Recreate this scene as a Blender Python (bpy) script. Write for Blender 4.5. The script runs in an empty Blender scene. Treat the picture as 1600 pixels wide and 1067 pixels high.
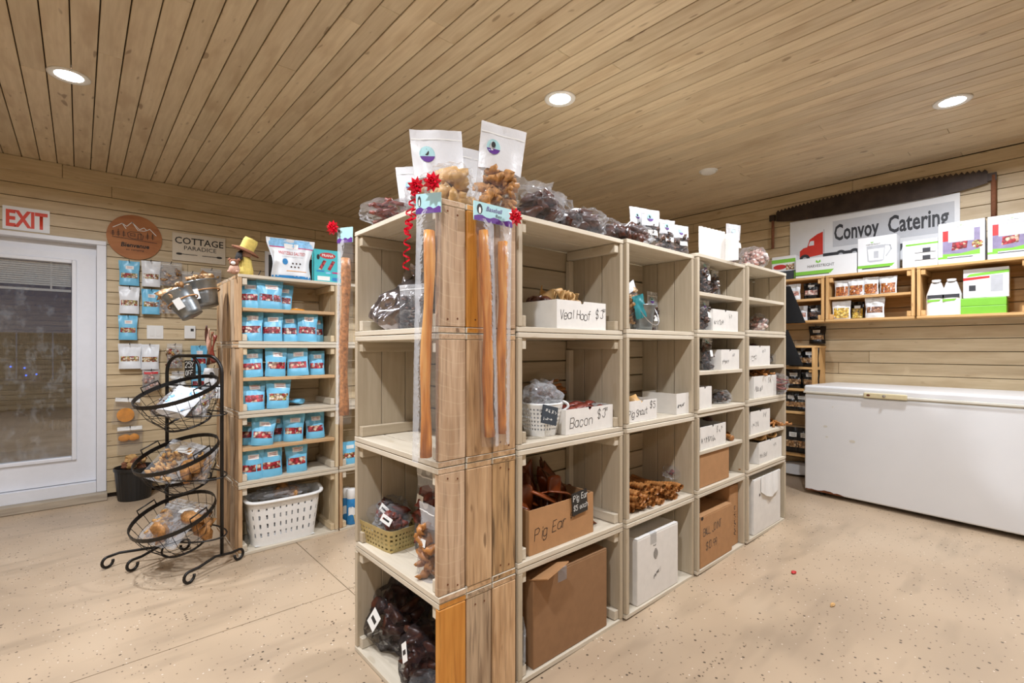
import bpy, bmesh, math, random
from mathutils import Vector, Matrix, noise
RND = random.Random(11)
PI = math.pi
sc = bpy.context.scene
COL = sc.collection

# ------------------------------------------------------------------ camera, world, exposure
FOC, CX, HY, CAMZ = 760.0, 800.0, 545.0, 1.22            # focal length and horizon in pixels of the 1600x1067 frame, eye height
YAW = math.atan2(855.0, 760.0)                           # angle from the view axis to world +X
cam_d = bpy.data.cameras.new('camera'); cam = bpy.data.objects.new('camera', cam_d); COL.objects.link(cam)
cam_d.sensor_width = 36.0; cam_d.lens = FOC / 1600.0 * 36.0; cam_d.shift_y = (HY - 533.5) / 1600.0
cam_d.clip_start = 0.02
cam.location = (0, 0, CAMZ); cam.rotation_euler = (PI / 2, 0, YAW - PI / 2)
sc.camera = cam
sc.view_settings.view_transform = 'Standard'
sc.view_settings.look = 'None'
sc.view_settings.gamma = 1.0
sc.view_settings.use_curve_mapping = False
sc.view_settings.exposure = 0.30
LAMP_W = 30.0
sc.cycles.max_bounces = 6; sc.cycles.diffuse_bounces = 3; sc.cycles.glossy_bounces = 3; sc.cycles.transmission_bounces = 3; sc.cycles.transparent_max_bounces = 10
world = bpy.data.worlds.new('dusk'); sc.world = world; world.use_nodes = True
wb = world.node_tree.nodes['Background']; wb.inputs[0].default_value = (0.10, 0.15, 0.26, 1); wb.inputs[1].default_value = 0.25

# ------------------------------------------------------------------ helpers
def ray(px, py):
    dx = (px - CX) / FOC
    return (math.cos(YAW) + dx * math.sin(YAW), math.sin(YAW) - dx * math.cos(YAW), -(py - HY) / FOC)
def at(px, py, X=None, Y=None, Z=None):
    r = ray(px, py)
    t = X / r[0] if X is not None else (Y / r[1] if Y is not None else (Z - CAMZ) / r[2])
    return Vector((r[0] * t, r[1] * t, CAMZ + r[2] * t))
def xat(px, Y): return at(px, HY, Y=Y).x
def yat(px, X): return at(px, HY, X=X).y
def floor_z(x): return max(0.0, 0.022 * (x - 1.02))

def lin(c):
    if isinstance(c, str):
        c = [int(c[i:i + 2], 16) / 255 for i in (0, 2, 4)]
    return tuple((v / 12.92 if v <= 0.04045 else ((v + 0.055) / 1.055) ** 2.4) for v in c) + (1.0,)

MATS = {}
class NT:
    def __init__(s, name):
        s.m = bpy.data.materials.new(name); s.m.use_nodes = True
        s.n = s.m.node_tree.nodes; s.l = s.m.node_tree.links; s.b = s.n['Principled BSDF']; s.out = s.n['Material Output']
    def add(s, t, **kw):
        n = s.n.new(t)
        for k, v in kw.items():
            if k.startswith('i_'): n.inputs[k[2:]].default_value = v
            else: setattr(n, k, v)
        return n
    def link(s, a, b): s.l.new(a, b)
    def math(s, op, a, b=None, c=None):
        n = s.n.new('ShaderNodeMath'); n.operation = op
        for i, v in enumerate((a, b, c)):
            if v is None: continue
            if isinstance(v, (int, float)): n.inputs[i].default_value = v
            else: s.l.new(v, n.inputs[i])
        return n.outputs[0]
    def ramp(s, fac, stops, interp='LINEAR'):
        n = s.n.new('ShaderNodeValToRGB'); n.color_ramp.interpolation = interp
        el = n.color_ramp.elements
        while len(el) < len(stops): el.new(0.5)
        for e, (p, c) in zip(el, stops):
            e.position = p; e.color = c if len(c) == 4 else tuple(c) + (1,)
        s.l.new(fac, n.inputs[0]); return n.outputs[0]
    def mix(s, fac, a, b, mode='MIX'):
        n = s.n.new('ShaderNodeMix'); n.data_type = 'RGBA'; n.blend_type = mode
        for v, i in ((fac, 0), (a, 6), (b, 7)):
            if isinstance(v, (int, float)): n.inputs[i].default_value = v
            elif isinstance(v, tuple): n.inputs[i].default_value = v
            else: s.l.new(v, n.inputs[i])
        return n.outputs[2]
    def coords(s, scale=(1, 1, 1), rnd=True, kind='Object'):
        tc = s.add('ShaderNodeTexCoord'); mp = s.add('ShaderNodeMapping'); mp.inputs['Scale'].default_value = scale
        s.link(tc.outputs[kind], mp.inputs[0])
        if rnd:
            oi = s.add('ShaderNodeObjectInfo'); s.oi = oi
            cb = s.add('ShaderNodeCombineXYZ')
            for i, k in enumerate((37.0, 91.0, 53.0)): s.link(s.math('MULTIPLY', oi.outputs['Random'], k), cb.inputs[i])
            s.link(cb.outputs[0], mp.inputs['Location'])
        return mp.outputs[0]
    def noise(s, vec, scale, detail=4, rough=0.55):
        n = s.add('ShaderNodeTexNoise'); n.inputs['Scale'].default_value = scale; n.inputs['Detail'].default_value = min(detail, 2.5)
        n.inputs['Roughness'].default_value = rough; s.link(vec, n.inputs['Vector']); return n.outputs[0]
    def bump(s, h, strength=0.2, dist=0.002):
        b = s.add('ShaderNodeBump'); b.inputs['Strength'].default_value = strength; b.inputs['Distance'].default_value = dist
        s.link(h, b.inputs['Height']); s.link(b.outputs[0], s.b.inputs['Normal'])
    def done(s, name, col=None, rough=0.5):
        if col is not None:
            if isinstance(col, tuple): s.b.inputs['Base Color'].default_value = col
            else: s.link(col, s.b.inputs['Base Color'])
        s.b.inputs['Roughness'].default_value = rough
        MATS[name] = s.m; return s.m

def plain(name, c, rough=0.5, metal=0.0, vary=0.06, scale=25.0, bump=0.0, emit=0.0, spec=None):
    if name in MATS: return MATS[name]
    t = NT(name); c = lin(c)
    v = t.coords(rnd=True); nz = t.noise(v, scale, 3)
    a = tuple(x * (1 - vary) for x in c[:3]) + (1,); b = tuple(min(1, x * (1 + vary)) for x in c[:3]) + (1,)
    t.b.inputs['Metallic'].default_value = metal
    if spec is not None: t.b.inputs['Specular IOR Level'].default_value = spec
    if bump: t.bump(nz, bump, 0.003)
    if emit:
        t.b.inputs['Emission Color'].default_value = c; t.b.inputs['Emission Strength'].default_value = emit
    return t.done(name, t.ramp(nz, [(0.3, a), (0.7, b)]), rough)

def wood(name, c1, c2, knot='6b4a2a', rnd=0.18, rough=0.55, grain=16.0, knots=0.5, saw=0.0, bump=0.25, blotch=None, streak=0.0):
    """board whose grain runs along its own local X; every board differs through its object's random number"""
    t = NT(name)
    v = t.coords((1.3, grain, grain)); g = t.noise(v, 3.0, 5, 0.6)
    col = t.ramp(g, [(0.3, lin(c1)), (0.7, lin(c2))])
    v2 = t.coords((1, 1, 1)); br = t.math('ADD', t.math('MULTIPLY', t.oi.outputs['Random'], rnd), 1 - rnd / 2)
    if blotch:
        bn = t.noise(t.coords((2.2, 9, 9)), 1.6, 3)
        col = t.mix(t.ramp(bn, [(0.5, (0, 0, 0)), (0.72, (1, 1, 1))]), col, lin(blotch))
    if knots:
        kn = t.noise(t.coords((7, 22, 22)), 1.15, 1)
        col = t.mix(t.math('MULTIPLY', t.ramp(kn, [(0.71, (0, 0, 0)), (0.77, (1, 1, 1))]), knots), col, lin(knot))
    h = g
    if streak:
        sn = t.noise(t.coords((2.0, 34, 34)), 2.2, 6, .7)
        col = t.mix(t.math('MULTIPLY', t.ramp(sn, [(.52, (0, 0, 0)), (.68, (1, 1, 1))]), streak), col, lin(knot)); h = sn
    if saw:
        tc = t.add('ShaderNodeTexCoord'); sx_ = t.add('ShaderNodeSeparateXYZ'); t.link(tc.outputs['Object'], sx_.inputs[0])
        y_ = t.math('ADD', sx_.outputs[1], .02); nz_ = t.noise(tc.outputs['Object'], 9.0, 2)
        arc = t.math('ADD', t.math('ADD', sx_.outputs[0], t.math('MULTIPLY', t.math('MULTIPLY', y_, y_), -4.0)), t.math('MULTIPLY', nz_, .03))
        f = t.ramp(t.math('FRACT', t.math('DIVIDE', arc, .043)), [(0.0, (0, 0, 0)), (.05, (1, 1, 1)), (.12, (0, 0, 0))])
        col = t.mix(t.math('MULTIPLY', f, saw), col, lin('d0b998'))
    cb = t.add('ShaderNodeCombineColor')
    for i in range(3): t.link(br, cb.inputs[i])
    col = t.mix(1.0, col, cb.outputs[0], 'MULTIPLY')
    if bump: t.bump(h, bump, 0.002)
    return t.done(name, col, rough)

def speckle(name, cols, scale=60.0, rough=0.45, bump=0.4, rnd=True):
    """cells of several colours: dried fruit, nuts, chews seen through a pouch window"""
    t = NT(name); v = t.coords(rnd=rnd)
    vo = t.add('ShaderNodeTexVoronoi'); vo.inputs['Scale'].default_value = scale; t.link(v, vo.inputs['Vector'])
    sp = t.add('ShaderNodeSeparateColor'); t.link(vo.outputs['Color'], sp.inputs[0])
    n = len(cols); col = t.ramp(sp.outputs[0], [(i / n, lin(c)) for i, c in enumerate(cols)], 'CONSTANT')
    dk = t.ramp(vo.outputs['Distance'], [(0.35, (1, 1, 1)), (0.75, (0.35, 0.3, 0.28))])
    col = t.mix(1.0, col, dk, 'MULTIPLY')
    t.bump(t.math('SUBTRACT', 1.0, vo.outputs['Distance']), bump, 0.004)
    return t.done(name, col, rough)

def film(name, c='ffffff', body=0.10, edge=0.5, rough=0.12, crinkle=0.5, scale=40.0):
    """thin clear plastic: mostly lets light through, with a glossy coat that strengthens at grazing angles"""
    t = NT(name); t.n.remove(t.b)
    tr = t.add('ShaderNodeBsdfTransparent'); tr.inputs[0].default_value = (0.97, 0.97, 0.97, 1)
    pr = t.add('ShaderNodeBsdfPrincipled'); t.b = pr
    pr.inputs['Base Color'].default_value = lin(c); pr.inputs['Roughness'].default_value = rough
    fr = t.add('ShaderNodeFresnel'); fr.inputs['IOR'].default_value = 1.45
    v = t.coords(); nz = t.noise(v, scale, 4, 0.6); t.bump(nz, crinkle, 0.006)
    t.link(pr.inputs['Normal'].links[0].from_socket, fr.inputs['Normal'])
    fac = t.math('ADD', t.math('MULTIPLY', fr.outputs[0], edge), body)
    mx = t.add('ShaderNodeMixShader'); t.link(fac, mx.inputs[0]); t.link(tr.outputs[0], mx.inputs[1]); t.link(pr.outputs[0], mx.inputs[2])
    t.link(mx.outputs[0], t.out.inputs[0]); MATS[name] = t.m; return t.m

# ------------------------------------------------------------------ mesh building
class G:
    def __init__(s): s.v = []; s.f = []
    def add(s, vs, fs):
        k = len(s.v); s.v += [tuple(p) for p in vs]; s.f += [tuple(i + k for i in f) for f in fs]; return s
    def box(s, x0, x1, y0, y1, z0, z1, mtx=None):
        vs = [Vector((x, y, z)) for z in (z0, z1) for y in (y0, y1) for x in (x0, x1)]
        if mtx is not None: vs = [mtx @ p for p in vs]
        return s.add(vs, [(0, 2, 3, 1), (4, 5, 7, 6), (0, 1, 5, 4), (2, 6, 7, 3), (0, 4, 6, 2), (1, 3, 7, 5)])
    def prism(s, pts, y0, y1):
        """outline in (x, z), extruded from y0 to y1"""
        n = len(pts)
        return s.add([(x, y0, z) for x, z in pts] + [(x, y1, z) for x, z in pts],
                     [tuple(range(n)), tuple(range(2 * n - 1, n - 1, -1))] + [(i, n + i, n + (i + 1) % n, (i + 1) % n) for i in range(n)])
    def tube(s, path, r, n=8, closed=False, caps=True, flat=1.0):
        P = [Vector(p) for p in path]; N = len(P); k0 = len(s.v); up = Vector((0, 0, 1)); prev = None
        for i, p in enumerate(P):
            a = P[(i - 1) % N] if (closed or i) else p; b = P[(i + 1) % N] if (closed or i < N - 1) else p
            t = (b - a).normalized()
            if prev is None:
                u = t.cross(up if abs(t.z) < 0.9 else Vector((1, 0, 0))).normalized()
            else:
                u = (prev - t * prev.dot(t)); u = u.normalized() if u.length > 1e-6 else t.orthogonal().normalized()
            prev = u; w = t.cross(u); rr = r[i] if isinstance(r, (list, tuple)) else r
            for j in range(n):
                a_ = 2 * PI * j / n; s.v.append(tuple(p + u * (math.cos(a_) * rr) + w * (math.sin(a_) * rr * flat)))
        for i in range(N if closed else N - 1):
            for j in range(n):
                a = k0 + i * n + j; b = k0 + i * n + (j + 1) % n; i2 = (i + 1) % N
                s.f.append((a, b, k0 + i2 * n + (j + 1) % n, k0 + i2 * n + j))
        if caps and not closed:
            s.f.append(tuple(k0 + j for j in range(n))[::-1]); s.f.append(tuple(k0 + (N - 1) * n + j for j in range(n)))
        return s
    def lathe(s, prof, n=24, mod=None, c=(0, 0, 0)):
        k0 = len(s.v); m = len(prof)
        for i, (r, z) in enumerate(prof):
            for j in range(n):
                a = 2 * PI * j / n; q = r * (mod(a, i) if mod else 1.0)
                s.v.append((c[0] + q * math.cos(a), c[1] + q * math.sin(a), c[2] + z))
        for i in range(m - 1):
            for j in range(n):
                s.f.append((k0 + i * n + j, k0 + i * n + (j + 1) % n, k0 + (i + 1) * n + (j + 1) % n, k0 + (i + 1) * n + j))
        return s
    def grid(s, fn, nu, nv, skip=None, wrap=False):
        k0 = len(s.v); cu = nu if wrap else nu + 1
        for j in range(nv + 1):
            for i in range(cu): s.v.append(tuple(fn(i / nu, j / nv)))
        for j in range(nv):
            for i in range(nu):
                if skip and skip(i, j): continue
                a = k0 + j * cu + i; b = k0 + j * cu + (i + 1) % cu
                s.f.append((a, b, b + cu, a + cu))
        return s
    def blob(s, c, rad, seed=0, amp=0.25, sub=2, freq=1.6, rot=None):
        bm = bmesh.new(); bmesh.ops.create_icosphere(bm, subdivisions=sub, radius=1.0)
        vs = []; of = Vector((seed * 7.3, seed * 3.1, seed * 1.7))
        for v in bm.verts:
            d = 1 + amp * noise.noise(v.co * freq + of) + amp * 0.5 * noise.noise(v.co * freq * 2.7 + of)
            p = Vector((v.co.x * rad[0], v.co.y * rad[1], v.co.z * rad[2])) * d
            if rot is not None: p = rot @ p
            vs.append(p + Vector(c))
        s.add(vs, [tuple(v.index for v in f.verts) for f in bm.faces]); bm.free(); return s
    def mesh(s, name, mat, smooth=False):
        me = bpy.data.meshes.new(name); me.from_pydata(s.v, [], s.f); me.materials.append(mat)
        if smooth: me.polygons.foreach_set('use_smooth', [True] * len(me.polygons))
        me.update(); return me
    def obj(s, name, mat, parent=None, smooth=False, loc=None, rz=0.0):
        return link(name, s.mesh(name, mat, smooth), parent, loc, rz)

def link(name, data, parent=None, loc=None, rz=0.0):
    o = bpy.data.objects.new(name, data); COL.objects.link(o); o.parent = parent
    if loc is not None: o.location = loc
    if rz: o.rotation_euler = (0, 0, rz)
    return o
def tag(o, label, cat, group=None):
    o['label'] = label; o['category'] = cat
    if group: o['group'] = group
    return o
def thing(name, label, cat, loc=(0, 0, 0), rz=0.0, group=None, rot=None):
    o = link(name, None, None, loc, rz); o.empty_display_size = 0.05
    if rot is not None: o.rotation_euler = rot
    return tag(o, label, cat, group)
def structure(o, label, cat):
    o['kind'] = 'structure'; return tag(o, label, cat)

def solidify(o, t, off=0.0):
    m = o.modifiers.new('solid', 'SOLIDIFY'); m.thickness = t; m.offset = off; return o
def soften(o, w, seg=2):
    m = o.modifiers.new('bevel', 'BEVEL'); m.width = w; m.segments = seg; m.limit_method = 'ANGLE'; m.angle_limit = 0.7; return o

AX = {'x': ((1, 0, 0), (0, 1, 0), (0, 0, 1)), 'xz': ((1, 0, 0), (0, 0, 1), (0, -1, 0)), 'zy': ((0, 0, 1), (0, 1, 0), (-1, 0, 0)),
      'zy+': ((0, 0, 1), (0, -1, 0), (1, 0, 0)), 'yx': ((0, 1, 0), (-1, 0, 0), (0, 0, 1)), 'yz': ((0, 1, 0), (0, 0, 1), (1, 0, 0)),
      'zx': ((0, 0, 1), (1, 0, 0), (0, 1, 0))}
BOARDS = {}
def board_mesh(L, W, T, mat, inner=None, ch=0.0018, ends=None):
    key = (round(L, 3), round(W, 3), round(T, 3), mat, inner, ends)
    if key in BOARDS: return BOARDS[key]
    bm = bmesh.new(); bmesh.ops.create_cube(bm, size=1.0)
    for v in bm.verts: v.co = Vector((v.co.x * L, v.co.y * W, v.co.z * T))
    bmesh.ops.bevel(bm, geom=list(bm.edges), offset=min(ch, T * 0.3), segments=1, affect='EDGES')
    me = bpy.data.meshes.new('board'); bm.to_mesh(me); bm.free()
    me.materials.append(MATS[mat])
    if inner:
        me.materials.append(MATS[inner])
        for p in me.polygons:
            if p.normal.z < -0.9 or (abs(p.normal.y) > 0.9 and p.center.y > 9): p.material_index = 1
    if ends:
        me.materials.append(MATS[ends])
        for p in me.polygons:
            if abs(p.normal.x) > 0.9: p.material_index = 1
    BOARDS[key] = me; return me
def board(name, parent, c, L, W, T, axis, mat, inner=None, jit=0.0, ends=None):
    o = bpy.data.objects.new(name, board_mesh(L, W, T, mat, inner, ends=ends)); COL.objects.link(o); o.parent = parent
    a = AX[axis]; m = Matrix(((a[0][0], a[1][0], a[2][0]), (a[0][1], a[1][1], a[2][1]), (a[0][2], a[1][2], a[2][2])))
    if jit: m = m @ Matrix.Rotation(RND.uniform(-jit, jit), 3, 'Z')
    m = m.to_4x4(); m.translation = Vector(c); o.matrix_basis = m
    return o

def text_obj(name, parent, s, mat, width=None, height=0.05, c=(0, 0, 0), bold=0.0, shear=0.0, align='CENTER', flat=True, sx=None):
    """printed lettering standing in the local XZ plane and read from -Y; c is the baseline's middle"""
    cu = bpy.data.curves.new(name, 'FONT'); cu.body = s; cu.align_x = align; cu.size = 1.0; cu.offset = bold; cu.shear = shear; cu.resolution_u = 2
    o = bpy.data.objects.new(name, cu); COL.objects.link(o)
    dg = bpy.context.evaluated_depsgraph_get(); me = bpy.data.meshes.new_from_object(o.evaluated_get(dg))
    COL.objects.unlink(o); bpy.data.objects.remove(o)
    xs = [v.co.x for v in me.vertices]; k = height / 0.70
    kx = k if width is None else width / max(1e-6, (max(xs) - min(xs)))
    for v in me.vertices: v.co = Vector((v.co.x * kx, 0.0, v.co.y * k))
    me.materials.clear(); me.materials.append(mat); me.update()
    return link(name, me, parent, c)

STROKES = {'A': "00 26 40;12 32", 'B': "00 06 36 45 44 33 03;33 42 41 30 00", 'C': "45 36 16 05 01 10 30 41", 'D': "00 06 26 44 42 20 00", 'E': "46 06 00 40;03 33",
 'F': "00 06 46;03 33", 'H': "06 00;46 40;03 43", 'I': "26 20", 'J': "46 41 30 10 01", 'K': "06 00;46 03 40", 'L': "06 00 40", 'M': "00 06 23 46 40", 'N': "00 06 40 46", 'O': "16 05 01 10 30 41 45 36 16",
 'P': "00 06 36 45 44 33 03", 'R': "00 06 36 45 44 33 03;23 40", 'S': "45 36 16 05 04 13 33 42 41 30 10 01", 'T': "06 46;26 20", 'V': "06 20 46", 'U': "06 01 10 30 41 46", 'Y': "06 23 46;23 20",
 'a': "43 34 14 03 01 10 30 41;44 40", 'b': "06 00;03 14 34 43 41 30 10 01", 'c': "43 34 14 03 01 10 30 41", 'd': "46 40;43 34 14 03 01 10 30 41", 'e': "02 42 43 34 14 03 01 10 30 41", 'f': "46 36 25 20;04 44",
 'g': "43 34 14 03 01 10 30 41;44 4a 3b 1b 0a", 'h': "06 00;03 14 34 43 40", 'i': "24 20;26 25", 'k': "06 00;44 02;12 40", 'l': "26 20", 'm': "04 00;03 14 23 20;23 34 43 40", 'n': "04 00;03 14 34 43 40", 'o': "14 03 01 10 30 41 43 34 14",
 'p': "04 0b;03 14 34 43 41 30 10 01", 'r': "04 00;02 14 34", 's': "43 34 14 03 12 32 41 30 10 01", 't': "26 21 30 40;04 44", 'u': "04 01 10 30 41;44 40", 'w': "04 10 23 30 44", 'x': "04 40;44 00", 'y': "04 21;44 0b", 'v': "04 20 44",
 '$': "45 36 16 05 04 13 33 42 41 30 10 01;27 2a", '0': "16 05 01 10 30 41 45 36 16", '1': "15 26 20", '2': "05 16 36 45 44 00 40", '3': "05 16 36 45 44 33 42 41 30 10 01", '5': "46 06 04 34 43 41 30 10 01",
 '9': "44 33 13 04 05 16 36 45 42 30", '%': "00 46;06 16 15 05 06;30 40 41 31 30", '.': "10 11", "'": "26 25", '-': "13 33", '~': "03 14 33 44"}
def handwriting(parent, s, mat, h, c, w=0.0024, slant=0.12, spread=1.15, seed=1, name='handwriting', rise=0.0):
    """marker strokes in the local XZ plane, read from -Y; c = start of the baseline"""
    g = G(); k = h / 6.0; x0 = 0.0; r = random.Random(seed)
    def val(ch): return -1 if ch == 'a' else (-2 if ch == 'b' else int(ch))
    for ch in s:
        if ch == ' ': x0 += 3.2 * k; continue
        jz = r.uniform(-0.5, 0.5) * k; sx = r.uniform(0.85, 1.1)
        for st in (STROKES[ch] if ch != '#' else ';'.join(' '.join('%d%d' % (r.randint(0, 4), r.randint(0, 5)) for _ in range(r.randint(3, 4))) for _ in range(2))).split(';'):
            pts = []
            for tk in st.split():
                x, y = int(tk[0]), val(tk[1])
                px = x0 + (x * 0.8 * sx + r.uniform(-.18, .18)) * k + y * slant * k; pz = (y + r.uniform(-.18, .18)) * k + jz
                pts.append(Vector((px, pz + rise * px)))
            for a, b in zip(pts[:-1], pts[1:]):
                d = (b - a)
                if d.length < 1e-6: continue
                d.normalize(); n = Vector((-d.y, d.x)) * (w / 2); e = d * (w * 0.3)
                q = [a - n - e, b - n + e, b + n + e, a + n - e]
                g.add([(p.x, 0, p.y) for p in q], [(0, 1, 2, 3)])
        x0 += (4.6 if ch not in "il.'1" else 2.6) * k * spread
    return g.obj(name, mat, parent, loc=c)
def patch(parent, name, pts, y, mat):
    """flat print: outline in (x, z) lying at depth y, read from -Y"""
    return G().add([(x, y, z) for x, z in pts], [tuple(range(len(pts)))]).obj(name, mat, parent)
def rect(x0, x1, z0, z1): return [(x0, z0), (x1, z0), (x1, z1), (x0, z1)]
def disc(cx, cz, rx, rz=None, n=24, a0=0.0, a1=2 * PI):
    rz = rx if rz is None else rz
    return [(cx + rx * math.cos(a0 + (a1 - a0) * i / n), cz + rz * math.sin(a0 + (a1 - a0) * i / n)) for i in range(n + (0 if a1 - a0 > 6.28 else 1))]

# ------------------------------------------------------------------ materials
wood('wall_plank', 'c4ae8a', 'd3bf9c', knot='7d5c36', rnd=0.16, knots=0.35, rough=0.5, bump=0.12, blotch='bda682')
wood('ceiling_plank', 'c9b595', 'd8c6a8', knot='6e4f2c', rnd=0.20, knots=0.6, rough=0.45, bump=0.15, blotch='bfa888')
wood('crate_paint', 'b3a48c', 'c0b29b', knot='a08a6a', rnd=0.08, knots=0.25, rough=0.55, bump=0.12)
wood('crate_paint_pale', 'c9bda8', 'd6cbb8', knot='a5906c', rnd=0.08, knots=0.3, rough=0.55, bump=0.15)
wood('crate_pale', 'c6b08c', 'd8c5a4', knot='8a6238', rnd=0.14, knots=0.5, rough=0.6, bump=0.25)
wood('raw_saw', 'ab8b6c', 'cdb092', knot='50361f', rnd=0.12, knots=0.7, rough=0.7, saw=0.38, bump=0.7, streak=.35)
wood('raw_tan', 'b08a62', 'd3b088', knot='5a3a1c', rnd=0.14, knots=0.7, rough=0.7, bump=0.8, blotch='a98560', streak=.4)
wood('raw_grey', 'a68e72', 'c6ab8c', knot='4c3826', rnd=0.14, knots=0.7, rough=0.75, bump=0.8, blotch='8d7257', streak=.5)
wood('raw_orange', 'b9762a', 'd2923f', knot='6e3d10', rnd=0.08, knots=0.6, rough=0.6, bump=0.7, streak=.3)
wood('raw_bark', '9c7850', 'c9a272', knot='3a2818', rnd=0.12, knots=0.95, rough=0.8, bump=1.0, blotch='4a3524', streak=.75)
wood('pine_fresh', 'c89a5e', 'dcb27a', knot='8a5a28', rnd=0.14, knots=0.5, rough=0.5, bump=0.2)
wood('shelf_tan', 'b8946a', 'cda97e', knot='6f4c2a', rnd=0.12, knots=0.5, rough=0.6, bump=0.25)
wood('sign_round', '9c5e30', 'b87a46', knot='5a3014', rnd=0.0, knots=0.4, rough=0.6, grain=6, bump=0.2)
wood('threshold_wood', '9c9080', 'b8ab98', knot='5a4a3a', rnd=0.05, knots=0.6, rough=0.75, bump=0.6)
plain('gap_dark', '3a2c1e', 0.9)
plain('white_paint', 'e6e8ee', 0.35, vary=0.015)
plain('white_plastic', 'ecebe8', 0.35, vary=0.02)
plain('white_card', 'e4e0da', 0.7, vary=0.03)
plain('cardboard', 'b08358', 0.8, vary=0.05)
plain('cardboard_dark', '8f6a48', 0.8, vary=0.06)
plain('cardboard_in', '9a744e', 0.85, vary=0.05)
plain('ink', '2b2826', 0.7, vary=0.02)
plain('ink_soft', '55504b', 0.8, vary=0.02)
plain('black_metal', '1d1a18', 0.4, metal=0.3, vary=0.1)
plain('black_plastic', '1e1e1e', 0.45, vary=0.08)
plain('black_film', '121214', 0.25, vary=0.1, bump=0.3)
plain('pouch_blue', '74bfe2', 0.35, vary=0.05, scale=14, bump=0.25)
plain('pouch_white', 'e3e6ea', 0.35, vary=0.03, scale=14, bump=0.25)
plain('label_white', 'efefec', 0.6, vary=0.02)
plain('red_ribbon', 'd0112c', 0.22, vary=0.1)
plain('red_print', 'c42a2a', 0.5)
plain('exit_red', 'e0452c', 0.5, vary=0.02)
plain('teal_print', 'a9d4d8', 0.5, vary=0.03)
plain('purple_print', '5b2c84', 0.5, vary=0.03)
plain('green_print', '7fc63c', 0.45, vary=0.03)
plain('grey_print', 'b9bcc2', 0.5)
plain('galvanised', '8a9094', 0.35, metal=0.8, vary=0.18, scale=30)
plain('freezer_white', 'e3e4e6', 0.28, vary=0.015, scale=4)
plain('freezer_trim', 'd9d5c9', 0.4, vary=0.03)
plain('cream_metal', 'd5c8a2', 0.4, vary=0.06)
plain('rust', '6b3a1c', 0.8, vary=0.3)
plain('saw_iron', '3f342e', 0.5, metal=0.5, vary=0.35, scale=12, bump=0.2)
plain('gold_weave', 'b9a670', 0.4, metal=0.35, vary=0.12)
plain('sign_beige', 'd6cab6', 0.6, vary=0.03)
plain('sign_white', 'e9ebee', 0.4, vary=0.01)
plain('sign_grey', 'c9ccd2', 0.5, vary=0.02)
plain('dark_print', '34363c', 0.5)
plain('oat', 'c99a5c', 0.6, vary=0.25, scale=90, bump=0.5)
plain('bread', 'b5824c', 0.6, vary=0.4, scale=60, bump=0.5)
plain('dried_dark', '4a2416', 0.35, vary=0.45, scale=18, bump=0.4)
plain('dried_ear', '6b3213', 0.28, vary=0.55, scale=9, bump=0.3)
plain('dried_red', '7a3426', 0.4, vary=0.4, scale=25, bump=0.4)
plain('dried_tan', 'c39a62', 0.5, vary=0.3, scale=22, bump=0.4)
plain('dried_orange', 'a8703c', 0.4, vary=0.35, scale=18, bump=0.4)
t_ = NT('stick_amber'); v_ = t_.coords((26, 26, 2.6)); n_ = t_.noise(v_, 1.6, 5, .6)
t_.bump(n_, .5, .004); t_.done('stick_amber', t_.ramp(n_, [(.28, lin('86461a')), (.48, lin('c47a30')), (.66, lin('dca058'))]), .38)
plain('black_cloth', '0a0a0b', 0.95, vary=0.15)
plain('stick_spotty', 'b57a48', 0.45, vary=0.45, scale=70, bump=0.5)
plain('yellow_felt', 'd9c168', 0.9, vary=0.12, scale=60, bump=0.4)
plain('brown_felt', '8a5a40', 0.9, vary=0.15, scale=60, bump=0.4)
plain('hair_black', '1c1715', 0.8, vary=0.2)
plain('plush_pink', 'c9a08c', 0.95, vary=0.1, scale=80, bump=0.5)
plain('prana_teal', '3fbcc4', 0.45, vary=0.04)
plain('pack_blue', '2f86c4', 0.4, vary=0.15, scale=30)
plain('pack_sky', '8cc2ea', 0.4, vary=0.2, scale=70)
plain('magenta_print', 'c42a78', 0.5)
plain('slate', '353c44', 0.7, vary=0.08)
plain('chalk', 'e8e8e4', 0.8)
plain('orange_cheese', 'e79a2c', 0.5, vary=0.15)
plain('silver_film', '9a969a', 0.16, metal=0.9, vary=0.6, scale=14, bump=0.6)
plain('teal_deep', '2f7f86', 0.35, vary=0.1)
plain('steel', 'c8c8cc', 0.25, metal=0.9)
plain('truck_red', 'd8301e', 0.4)
plain('lavender_print', '8a7fa0', 0.5, vary=0.15)
speckle('berry_mix', ['8e1f2a', 'a8323a', '6a1622', 'c8606a', 'e0c8b8', '7a1c26'], 75)
speckle('apple_mix', ['a82630', 'c8454a', 'e4cdb0', '8a1c28', 'd8a890', 'b8343c'], 55)
speckle('nut_mix', ['c89a64', 'e0d0b4', '8a5a34', 'f0e6d8', 'a83a34', 'b8b060'], 75)
speckle('biscuit_mix', ['caa070', 'b98c5c', 'e0c096', 'a07848'], 60)
speckle('kibble_dark', ['3a2a22', '54382c', '2a1e1a', '6a4a3a', '7d5c4a'], 85)
speckle('spice_orange', ['c0702e', 'b05c22', 'd08a44', 'a85420'], 90)
speckle('corn_yellow', ['e2c04e', 'd4ac3a', 'ecd27a', 'c89a30'], 60)
speckle('pink_marsh', ['d8a898', 'e8c8bc', 'c8887c', 'efe0d8'], 55)
speckle('brown_granola', ['8a5a3c', 'a87450', '6d4430', 'c09070'], 90)
film('clear_film', 'e6e8ec', body=0.045, edge=0.36, rough=0.05, crinkle=0.8)
film('frosted_film', 'f4f5f8', body=0.72, edge=0.3, rough=0.3, crinkle=0.25)
film('haze_film', 'e4e6ea', body=0.20, edge=0.5, rough=0.2)
film('dark_film', '4a4244', body=0.16, edge=0.6, rough=0.12)

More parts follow.
